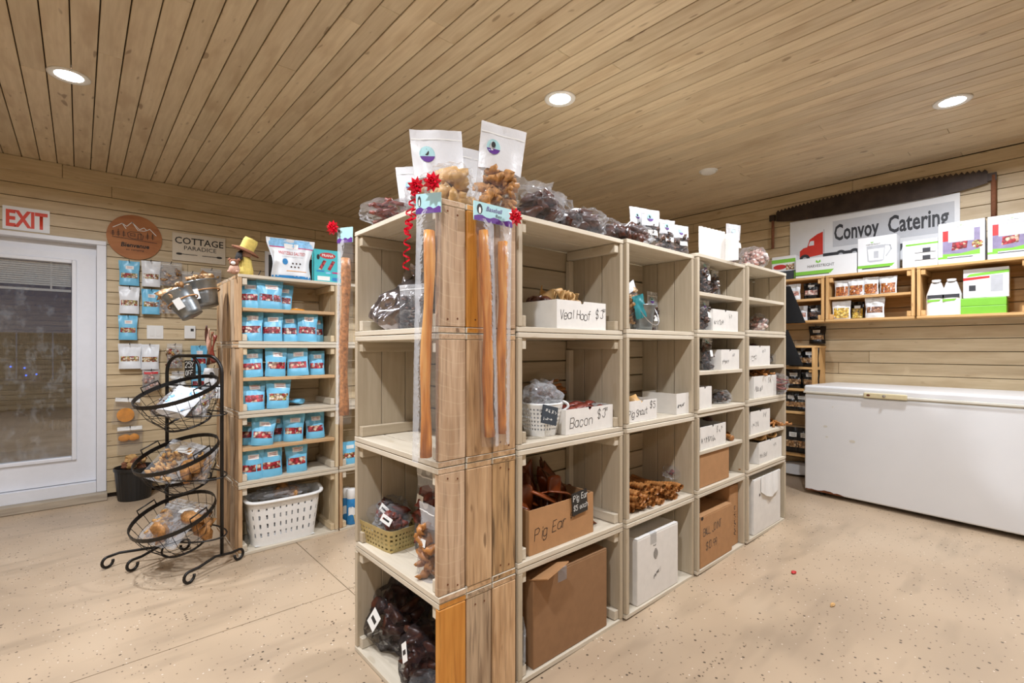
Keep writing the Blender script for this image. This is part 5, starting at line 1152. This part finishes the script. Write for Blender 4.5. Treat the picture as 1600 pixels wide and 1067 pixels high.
# planter by the door
pt = thing('plant_pot', 'ribbed black nursery pot with a dried plant by the door', 'plant pot', (.335, 5.02, 0))
G().lathe([(.0001, .001), (.105, .001), (.108, .008), (.128, .235), (.136, .238), (.137, .262), (.130, .262), (.118, .20), (.0001, .19)], 60, lambda a, i: 1 + (.012 if i in (2, 3) and int(a * 60 / (2 * PI) + .5) % 2 else 0)).obj('pot_body', MATS['black_plastic'], pt, False)
G().lathe([(.0001, .215), (.115, .21)], 24).obj('soil', MATS['gap_dark'], pt)
for i in range(9):
    a = i * 2.4; G().blob((.05 * math.cos(a), .05 * math.sin(a), .25 + .03 * (i % 3)), (.035, .025, .028), i, .5, 2).obj('dried_leaf', MATS['dried_tan' if i % 2 else 'brown_felt'], pt)
G().tube([(0, 0, .2), (-.01, 0, .28), (-.02, -.01, .33)], .012, 7).obj('stem', MATS['brown_felt'], pt); G().blob((-.02, -.01, .33), (.04, .035, .035), 12, .5, 2).obj('dried_flower', MATS['dried_tan'], pt)

# ------------------------------------------------------------------ black wire basket stand
bs = thing('basket_stand', 'tall black wire stand with scrolled feet and three tilted baskets', 'display stand', (0, 0, 0))
fdir = Vector((-.874, -.486, 0)); sdir = Vector((-.486, .874, 0)); B0 = Vector((.425, 3.0, 0)); bm_ = MATS['black_metal']
def scroll(base, d, rr=.028):
    out = []
    for k in range(13):
        a = PI / 2 - k * (1.55 * PI) / 12; out.append(base + d * (.0 + rr * math.cos(a) * 1.0) + Vector((0, 0, rr + rr * math.sin(a))))
    return out
for s, off in enumerate((0.0, .43)):
    f0 = B0 + sdir * off + fdir * .0; b0 = f0 - fdir * .30
    path = scroll(f0, fdir)[::-1] + [f0 - fdir * .05 + Vector((0, 0, .056)), (f0 + b0) / 2 + Vector((0, 0, .075)), b0 + fdir * .05 + Vector((0, 0, .056))] + scroll(b0, -fdir)
    path = [p + Vector((0, 0, .007)) for p in path]
    G().tube(path, .0075, 8).obj('foot_rail', bm_, bs, True)
f1 = B0 + sdir * .60 + fdir * .02
G().tube([p + Vector((0, 0, .007)) for p in scroll(f1, fdir)[::-1]] + [f1 - fdir * .06 + Vector((0, 0, .063)), f1 - fdir * .22 - sdir * .2 + Vector((0, 0, .075))], .0075, 8).obj('foot_rail', bm_, bs, True)
P2 = B0 - fdir * .19 + Vector((0, 0, .075)); P1 = P2 + sdir * .43; HT = 1.18
arch = [P2, P2 * 1 + Vector((0, 0, .55)), P2 + Vector((0, 0, HT - .17))] + [P2 + sdir * (.10 - .10 * math.cos(a)) + Vector((0, 0, HT - .17 + .095 * math.sin(a))) for a in [PI / 2 * k / 6 for k in range(1, 7)]]
arch += [P1 - sdir * (.10 - .10 * math.cos(a)) + Vector((0, 0, HT - .17 + .095 * math.sin(a))) for a in [PI / 2 * k / 6 for k in range(6, 0, -1)]] + [P1 + Vector((0, 0, HT - .17)), P1 + Vector((0, 0, .55)), P1]
G().tube(arch, .0095, 8).obj('arch_post', bm_, bs, True)
Q1 = P2 + sdir * .17
G().tube([Q1 + Vector((0, 0, .80)), Q1 + Vector((0, 0, HT - .16))] + [Q1 + sdir * (.08 - .08 * math.cos(a)) + Vector((0, 0, HT - .16 + .085 * math.sin(a))) for a in [PI / 2 * k / 6 for k in range(1, 7)]], .008, 8).obj('inner_arch', bm_, bs, True)
G().tube([P2 + Vector((0, 0, HT - .245)), P1 + Vector((0, 0, HT - .245))], .005, 6).obj('cross_bar', bm_, bs)
for zz in (.80, .455, .125): G().tube([P2 * .5 + P1 * .5 - fdir * (-.02) + (sdir * .23 * math.cos(a) + fdir * .13 * math.sin(a)) + Vector((0, 0, zz - .02)) for a in [2 * PI * k / 30 for k in range(30)]], .0045, 6, True).obj('support_ring', bm_, bs)
def wire_basket(c, label, R=.205, dep=.19, tilt=.36):
    e = link('wire_basket', None, bs, c); 
    zax = (Vector((0, 0, 1)) * math.cos(tilt) + fdir * math.sin(tilt)).normalized(); yax = sdir; xax = yax.cross(zax).normalized()
    e.matrix_basis = Matrix(((xax.x, yax.x, zax.x, c[0]), (xax.y, yax.y, zax.y, c[1]), (xax.z, yax.z, zax.z, c[2]), (0, 0, 0, 1)))
    rim = [(R * math.cos(a), R * math.sin(a), dep) for a in [2 * PI * k / 36 for k in range(36)]]
    G().grid(lambda u, v: Vector((R * math.cos(2 * PI * u), R * math.sin(2 * PI * u), dep - .012 + .022 * v)), 36, 1, None, True).obj('rim_band', bm_, e); solidify(COL.objects[-1], .004)
    G().tube([(.55 * R * math.cos(a), .55 * R * math.sin(a), .0) for a in [2 * PI * k / 28 for k in range(28)]], .006, 6, True).obj('base_ring', bm_, e)
    for k in range(22):
        a = 2 * PI * k / 22; G().tube([(R * math.cos(a), R * math.sin(a), dep), (.86 * R * math.cos(a), .86 * R * math.sin(a), dep * .5), (.55 * R * math.cos(a), .55 * R * math.sin(a), 0)], .0016, 4).obj('upright_wire', bm_, e)
    for q in (.35, .68): 
        rr = R * (.55 + .45 * q ** .75); G().tube([(rr * math.cos(a), rr * math.sin(a), dep * q) for a in [2 * PI * k / 30 for k in range(30)]], .0016, 4, True).obj('hoop_wire', bm_, e)
    for k in range(5):
        x = (-.4 + .2 * k) * R; yy = math.sqrt(max(0, (.55 * R) ** 2 - x * x)); G().tube([(x, -yy, 0), (x, yy, 0)], .0016, 4).obj('floor_wire', bm_, e)
    for s in (-1, 1): G().tube([(-.05, s * R * .96, dep), (-.05, s * R * .98, dep + .035), (.05, s * R * .98, dep + .035), (.05, s * R * .96, dep)], .004, 6).obj('basket_handle', bm_, e, True)
    return e
BC = (P1 + P2) / 2; BC.z = 0
bks = []
for i, (zz, fo) in enumerate(((.81, .03), (.465, .03), (.135, .05))):
    bks.append(wire_basket(BC + fdir * fo + Vector((0, 0, zz)), ''))
def in_basket(i, x, y, z): return bks[i].matrix_basis @ Vector((x, y, z))
g_ = 'bagged breads and treats in the wire baskets'
for i, (b, x, y, w, h, m, film_, lbl, rt) in enumerate((
    (0, -.02, -.09, .15, .19, 'nut_mix', 'haze_film', 'packet of nuts by the post in the top wire basket', (-.5, -.1, -1.1)), (1, -.03, -.10, .16, .20, 'oat', 'haze_film', 'pale packet by the post in the middle wire basket', (-.5, -.1, -1.2)), (2, -.03, .10, .16, .21, 'oat', 'haze_film', 'pale packet at the far side of the bottom wire basket', (-.5, .1, -.9)),
    (0, -.11, -.05, .16, .20, 'pack_sky', 'frosted_film', 'grey-white packet crossing the top wire basket', (-.9, .2, -.7)), (0, -.09, .08, .14, .18, 'kibble_dark', 'haze_film', 'packet of dark bits at the back of the top wire basket', (-.7, -.3, -1.3)), (0, -.08, .01, .15, .16, 'brown_granola', 'clear_film', 'brown packet low in the top wire basket', (-1.1, .1, -1.0)),
    (1, -.13, .03, .22, .25, 'oat', 'clear_film', 'bag of oat granola tilted in the middle wire basket', (-.85, .15, -.9)), (1, -.10, -.06, .17, .18, 'bread', 'clear_film', 'brown bread bag low in the middle wire basket', (-1.1, -.2, -1.2)), (1, .0, .02, .17, .20, 'brown_granola', 'haze_film', 'glossy packet at the back of the middle wire basket', (-.4, .2, -1.0)),
    (2, -.14, -.03, .22, .26, 'bread', 'clear_film', 'large round bread loaf bag in the bottom wire basket', (-.85, .1, -.95)), (2, -.12, .09, .15, .22, 'oat', 'haze_film', 'slim bag of pale bread behind the large loaf', (-.85, .1, -1.0)), (2, .0, -.05, .17, .17, 'bread', 'clear_film', 'bag of bread slices low in the bottom wire basket', (-.5, -.2, -1.2)))):
    p = in_basket(b, x, y, (.085 if x < -.05 else .02) + .012 * (2 - i % 3))
    t_ = zip_bag(lbl, p, w, h, .07, m, 2 if m == 'bread' else 34, .062 if m == 'bread' else .017, .8, seed=220 + i, logo=False, top=film_, low=film_, rot=rt, group=g_, name='bread_bag', card=(-.2, .7, .68, .86) if i in (6, 9) else None)
sg = thing('discount_card', 'small black card chalked 25% OFF on the basket stand', 'sign', P2 + sdir * .215 + Vector((0, 0, HT - .145)) + fdir * .02, math.atan2(fdir.x, -fdir.y) * 1.0)
G().box(-.042, .042, -.003, .0, -.05, .045).obj('card', MATS['black_plastic'], sg); handwriting(sg, '25%', MATS['chalk'], .032, (-.036, -.004, .004), w=.003, seed=30, spread=.92); handwriting(sg, 'OFF', MATS['chalk'], .026, (-.032, -.004, -.038), w=.003, seed=31, spread=.95)

# ------------------------------------------------------------------ freezer wall: sign, saw, boxes, pouches
def face_x(y, z, off=0.0): return (WX - off, y, z)
RZ = -PI / 2                                              # local -Y turned towards -X; local x runs towards -Y
bn = thing('shop_sign', 'long white banner sign with a red truck and grey lettering panel', 'sign', (WX - .012, (1.66 + .494) / 2, 2.17), RZ)
hw = (1.66 - .494) / 2
G().box(-hw, hw, 0, .008, -.24, .222).obj('panel', MATS['sign_white'], bn); patch(bn, 'grey_panel', rect(-.24, hw - .03, -.06, .165), -.0008, MATS['sign_grey'])
text_obj('lettering', bn, 'Convoy', MATS['dark_print'], .319, .134, (-.0725, -.0016, -.004), bold=.024)
text_obj('lettering', bn, 'Catering', MATS['dark_print'], .372, .134, (.333, -.0016, -.004), bold=.024)
tk = [(-.50, -.13), (-.50, -.06), (-.47, -.035), (-.44, -.03), (-.42, .035), (-.36, .075), (-.315, .09), (-.315, -.11), (-.50, -.13)]
patch(bn, 'truck_print', tk[:-1], -.0012, MATS['truck_red']); patch(bn, 'truck_window', [(-.43, -.02), (-.385, -.02), (-.385, .02), (-.415, .02)], -.0016, MATS['sign_white'])
patch(bn, 'chassis_print', rect(-.315, .42, -.135, -.105), -.0012, MATS['dark_print'])
for x in (-.46, -.18, -.08, .20, .30): patch(bn, 'wheel_print', disc(x, -.135, .042, .042, 18), -.0016, MATS['dark_print']); patch(bn, 'wheel_print', disc(x, -.135, .018, .018, 12), -.002, MATS['grey_print'])
patch(bn, 'truck_stack', rect(-.31, -.304, -.10, .11), -.0012, MATS['grey_print'])
cs_ = thing('crosscut_saw', 'long rusty two-man crosscut saw hung above the white banner sign', 'saw', (WX - .03, (1.813 + .303) / 2, 2.45), RZ)
sl = (1.813 - .303) / 2; top = []; n = 46
for i in range(n * 2 + 1):
    u = -1 + 2 * i / (n * 2); x = u * (sl - .04); z = .052 + .040 * (1 - u * u) + (.020 if i % 2 else 0); top.append((x, z))
bot = [(u * (sl - .04), -.055 - .012 * (1 - u * u) + .025 * abs(u) ** 6) for u in [1 - 2 * i / 20 for i in range(21)]]
G().prism(top + bot, -.002, .002).obj('blade', MATS['saw_iron'], cs_)
for s in (-1, 1):
    G().tube([(s * (sl - .01), 0, .02 if s > 0 else .0), (s * (sl - .01), 0, -.28)], .015 if s > 0 else .012, 12).obj('handle', MATS['brown_felt'], cs_, True)
    G().box(s * (sl - .012) - .03, s * (sl - .012) + .018, -.012, .012, -.02, .035).obj('handle_clamp', MATS['saw_iron'], cs_)
for s in (-.6, .6): G().tube([(s * sl, .03, -.05), (s * sl, -.012, -.05)], .004, 6).obj('wall_nail', MATS['rust'], cs_)
KT = KZ + KH                                              # tops of the wall crates
def kbox(nm, label, px0, px1, X, z, h, d, mat, cat='box'):
    y0, y1 = yat(px0, X), yat(px1, X); w = y0 - y1
    t_ = thing(nm, label, cat, (X, (y0 + y1) / 2, z), RZ); soften(G().box(-w / 2, w / 2, 0, d, 0, h).obj('carton', MATS[mat], t_), .003); return t_, w
def leaf_logo(t_, x, z, s, tx=True):
    for k in (-1, 1): patch(t_, 'leaf_print', [(x, z), (x + k * s * .9, z + s * .5), (x + k * s * .7, z + s * 1.3), (x + k * s * .1, z + s * .8)], -.0008, MATS['green_print'])
    if tx: text_obj('lettering', t_, 'HARVESTRIGHT', MATS['ink_soft'], s * 9, s * 1.1, (x + s * .8, -.0012, z - s * 1.5))
hz = lambda px, y0, y1, X: at(px, y0, X=X).z - at(px, y1, X=X).z
t_, w = kbox('colour_carton', 'small carton with a green band and red print on a dark box', 1206, 1243, 4.70, KT + .082, .135, .10, 'sign_white')
patch(t_, 'green_band', rect(-w / 2, w / 2, .075, .108), -.0008, MATS['green_print']); patch(t_, 'red_print', disc(-.03, .04, .055, .022, 16), -.0008, MATS['red_print']); patch(t_, 'food_print', rect(.02, w / 2 - .01, .01, .06), -.0008, MATS['nut_mix'])
t_, w = kbox('dark_carton', 'dark box with green edge under the small green-banded carton', 1200, 1243, 4.69, KT, .08, .16, 'slate'); patch(t_, 'green_edge', rect(w / 2 - .012, w / 2 - .004, .005, .075), -.0008, MATS['green_print'])
t_, w = kbox('long_carton', 'long low white carton with a leaf logo and green stripe', 1243, 1339, 4.67, KT, .165, .14, 'sign_white')
leaf_logo(t_, -.05, .115, .022); patch(t_, 'green_stripe', [(-w / 2, .025), (.04, .025), (.065, .055), (-w / 2, .055)], -.0008, MATS['green_print']); patch(t_, 'dark_stripe', rect(-w / 2, .03, .019, .025), -.0008, MATS['dark_print'])
t_, w = kbox('pitcher_carton', 'white carton printed with a clear water pitcher', 1340, 1401, 4.66, KT, .27, .13, 'sign_white')
leaf_logo(t_, -.03, .22, .010); patch(t_, 'green_stripe', [(-w / 2, .028), (w / 2 - .03, .028), (w / 2 - .01, .05), (-w / 2, .05)], -.0008, MATS['green_print']); patch(t_, 'dark_stripe', rect(-w / 2 + .03, w / 2 - .04, .020, .028), -.0008, MATS['dark_print'])
patch(t_, 'jug_print', [(-.065, .20), (.055, .20), (.045, .08), (.03, .07), (-.045, .07), (-.058, .08)], -.0008, MATS['grey_print']); patch(t_, 'jug_print', [(-.058, .175), (.048, .175), (.040, .085), (-.050, .085)], -.0012, MATS['sign_white']); patch(t_, 'filter_print', rect(-.018, .012, .10, .155), -.0016, MATS['grey_print'])
strokes(t_, 'jug_handle', [[(.055, .195), (.085, .19), (.092, .16), (.06, .11)]], .008, MATS['grey_print'], -.0012)
t_, w = kbox('leaflet_carton', 'white carton with small dark machine drawings and a green line', 1410, 1466, 4.69, KT, .205, .09, 'sign_white')
patch(t_, 'green_stripe', rect(-w / 2 + .02, w / 2, .165, .178), -.0008, MATS['green_print'])
for k in range(2): patch(t_, 'machine_print', rect(.015, .06, .055 + .055 * k, .085 + .055 * k), -.0008, MATS['dark_print']); patch(t_, 'machine_print', rect(-.03, .09, .05 + .055 * k, .055 + .055 * k), -.0008, MATS['ink_soft'])
for i, (a, b, nm) in enumerate(((1466, 1539, 'tall white carton with a red meat picture beside the leaflet carton'), (1543, 1622, 'tall white carton with a red meat picture at the edge of the view'))):
    t_, w = kbox('tall_carton', nm, a, b, 4.655, KT, .292, .12, 'sign_white')
    leaf_logo(t_, .0, .262, .007); pw = w * .40
    patch(t_, 'picture_print', rect(-pw, pw, .05, .235), -.0008, MATS['lavender_print']); patch(t_, 'sky_print', rect(-pw + .03, pw - .03, .15, .233), -.0012, MATS['sign_grey'])
    patch(t_, 'meat_print', [(-.05, .09), (.03, .10), (.035, .15), (-.045, .145)], -.0016, MATS['apple_mix']); patch(t_, 'bowl_print', disc(.085, .12, .03, .028, 14), -.0016, MATS['nut_mix']); patch(t_, 'corner_print', rect(-pw, -pw + .03, .16, .233), -.0016, MATS['red_print'])
    patch(t_, 'grass_print', [(-pw, .05), (pw, .05), (pw, .085), (0, .065), (-pw, .07)], -.0016, MATS['green_print']); patch(t_, 'green_stripe', rect(-w / 2, -w / 2 + .05, .035, .05), -.0008, MATS['green_print']); patch(t_, 'dark_stripe', rect(-w / 2 + .05, w / 2 - .06, .035, .041), -.0008, MATS['dark_print'])
MZ = KZ + KH / 2 + .0105; FZ = KZ + TS
for i, (px, z, w, h, m, X, bd, lbl) in enumerate(((1316, MZ, .105, .135, 'spice_orange', 4.70, 'pouch_white', 'first spice pouch on the wall crate shelf'), (1338, MZ, .105, .135, 'spice_orange', 4.69, 'pouch_white', 'second spice pouch on the wall crate shelf'), (1361, MZ, .10, .14, 'spice_orange', 4.69, 'pouch_white', 'third spice pouch on the wall crate shelf'), (1388, MZ, .11, .135, 'spice_orange', 4.69, 'pouch_white', 'last spice pouch on the wall crate shelf'),
        (1315, FZ, .13, .15, 'corn_yellow', 4.70, 'pouch_white', 'pouch of yellow corn pieces under the spice pouches'), (1340, FZ, .09, .14, 'corn_yellow', 4.76, 'black_film', 'dark pouch of yellow pieces behind the corn pouch'), (1367, FZ, .125, .16, 'brown_granola', 4.69, 'pouch_white', 'white pouch with a brown window band under the spice pouches'),
        (1268, MZ, .12, .14, 'pink_marsh', 4.72, 'black_film', 'black pouch with pink pieces in the first wall crate'), (1240, MZ, .11, .14, 'pink_marsh', 4.70, 'pouch_white', 'pale pouch of pink pieces in the first wall crate'), (1251, FZ, .11, .13, 'pink_marsh', 4.72, 'pouch_white', 'pale pouch low in the first wall crate'), (1273, FZ, .11, .13, 'kibble_dark', 4.72, 'black_film', 'dark brown pouch low in the first wall crate'))):
    tall = m in ('spice_orange', 'corn_yellow'); wz = (.06, .62, m) if tall else (.25, .55, m)
    pouch(lbl, (X, yat(px, X), z), w, h, .05, bd, wz, (-.45, .45, .62, .78) if m != 'pink_marsh' else (-.4, .4, .74, .88), rz=RZ + RND.uniform(-.1, .1), seed=240 + i, name='spice_pouch', group='pouches in the wall crates')
for i, px in enumerate((1463, 1487)):
    X = 4.72; bt = thing('white_bottle', ['first white plastic bottle beside the green boxes', 'second white plastic bottle, touching the green boxes'][i], 'bottle', (X, yat(px, X), FZ), RZ)
    def bl(u, v):
        a = 2 * PI * u; e = 3.2; m = (abs(math.cos(a)) ** e + abs(math.sin(a)) ** e) ** (-1 / e); w_ = 1.0 if v < .62 else 1 - (v - .62) * 1.25; w_ = max(.42, w_)
        return Vector((.056 * w_ * math.cos(a) * m, .036 * w_ * math.sin(a) * m, .24 * v))
    G().grid(bl, 28, 16, None, True).obj('bottle_body', MATS['white_plastic'], bt, True)
    G().lathe([(.022, .238), (.026, .238), (.026, .262), (.0001, .263)], 20).obj('screw_cap', MATS['white_plastic'], bt, True); G().lathe([(.0265, .236), (.0265, .241)], 20).obj('cap_ring', MATS['ink'], bt)
    patch(bt, 'dark_label', rect(-.046, .046, .125, .15), -.0372, MATS['dark_print']); patch(bt, 'green_label', [(-.046, .098), (.02, .102), (.03, .116), (-.046, .116)], -.0372, MATS['green_print'])
for i in range(2):
    t_, w = kbox('green_box', ['lower of two flat green boxes', 'upper of two flat green boxes'][i], 1501, 1573, 4.69, FZ + i * .056, .055, .16, 'green_print'); leaf_logo(t_, 0, .022, .008, False)
t_, w = kbox('picture_carton', 'white carton with green stripes and a red picture on the green boxes', 1505, 1577, 4.70, FZ + .112, .205, .12, 'sign_white')
patch(t_, 'green_stripe', [(-.10, .150), (w / 2, .165), (w / 2, .185), (-.08, .170)], -.0008, MATS['green_print']); patch(t_, 'red_print', [(-w / 2, .125), (.02, .135), (.02, .15), (-w / 2, .145)], -.0008, MATS['red_print']); patch(t_, 'photo_print', rect(.025, .085, .04, .155), -.0008, MATS['grey_print']); patch(t_, 'machine_print', rect(-.085, -.05, .05, .09), -.0012, MATS['dark_print']); patch(t_, 'leaflet_print', rect(-w / 2, .022, .003, .12), -.0009, MATS['label_white'])
# black bags: one hung below the first crate, the rest on the narrow unit
p = at(1277, 537, X=WX - .06); bk = pouch('black pouch with a biscuit window hanging on the freezer wall', p, .13, .155, .06, 'black_film', (.24, .48, 'biscuit_mix'), (-.5, .4, .62, .78), rz=RZ, seed=260, name='black_pouch'); peg(bk, .15)
for i, (px, z, lbl) in enumerate(((1246, 1.064, 'first black pouch on the upper shelf of the narrow unit'), (1266, 1.064, 'second black pouch on the upper shelf of the narrow unit'), (1241, .875, 'first black pouch on the second shelf of the narrow unit'), (1267, .875, 'second black pouch on the second shelf of the narrow unit'),
                                  (1238, .675, 'first black pouch on the third shelf, folded open'), (1254, .675, 'second black pouch on the third shelf'), (1240, .307, 'black pouch with a bright label on the low shelf'), (1258, .307, 'black pouch on the low shelf half behind the freezer'))):
    pouch(lbl, (4.73, yat(px, 4.73), z + .001), .135, .165 if z != .307 else .22, .07, 'black_film', (.22, .48, 'biscuit_mix'), (-.5, .4, .62, .80), rz=RZ + .1, seed=270 + i, name='black_pouch', group='black biscuit pouches on the narrow unit')
pouch('white and blue printed sack lying under the narrow unit', (4.74, yat(1240, 4.74) - .02, floor_z(4.7) + .07), .26, .30, .12, 'pouch_white', (.3, .5, 'pack_sky'), None, rot=(-PI / 2 + .05, 0, RZ + .2), seed=280, name='printed_sack', cat='sack')
for i, (px, y0, y1, lbl) in enumerate(((1237, 447, 505, 'black cloth bag drooping beside the first wall crate'), (1233, 515, 570, 'second black cloth bag drooping beside the narrow unit'))):
    p = at(px, y1, X=4.60); h = at(px, y0, X=4.60).z - p.z; t_ = thing('cloth_bag', lbl, 'bag', p, RZ)
    G().grid(lambda u, v: Vector(((.085 * (1 - v) + .02) * math.cos(2 * PI * u) * (1 + .06 * math.sin(6 * PI * u + i)) - .03 * v, (.035 * (1 - v) + .01) * math.sin(2 * PI * u), h * v)), 18, 8, None, True).obj('cloth', MATS['black_cloth'], t_, True)
    G().tube([(-.03, 0, h), (-.035, .01, h + .03)], .003, 5).obj('strap', MATS['black_plastic'], t_)
# litter on the floor
p = at(1240, 898, Z=floor_z(2.45)); p.z = floor_z(p.x) + .006
rw_ = thing('candy_wrapper', 'crumpled red wrapper dropped on the speckled floor', 'litter', p); G().blob((0, 0, 0), (.016, .012, .007), 5, .5, 2).obj('foil', MATS['red_print'], rw_)
p = at(1301, 949, Z=floor_z(2.2)); p.z = floor_z(p.x) + .005
cb_ = thing('bark_chip', 'small tan wood chip lying on the speckled floor', 'litter', p); G().blob((0, 0, 0), (.020, .008, .005), 6, .5, 2).obj('chip', MATS['dried_tan'], cb_)
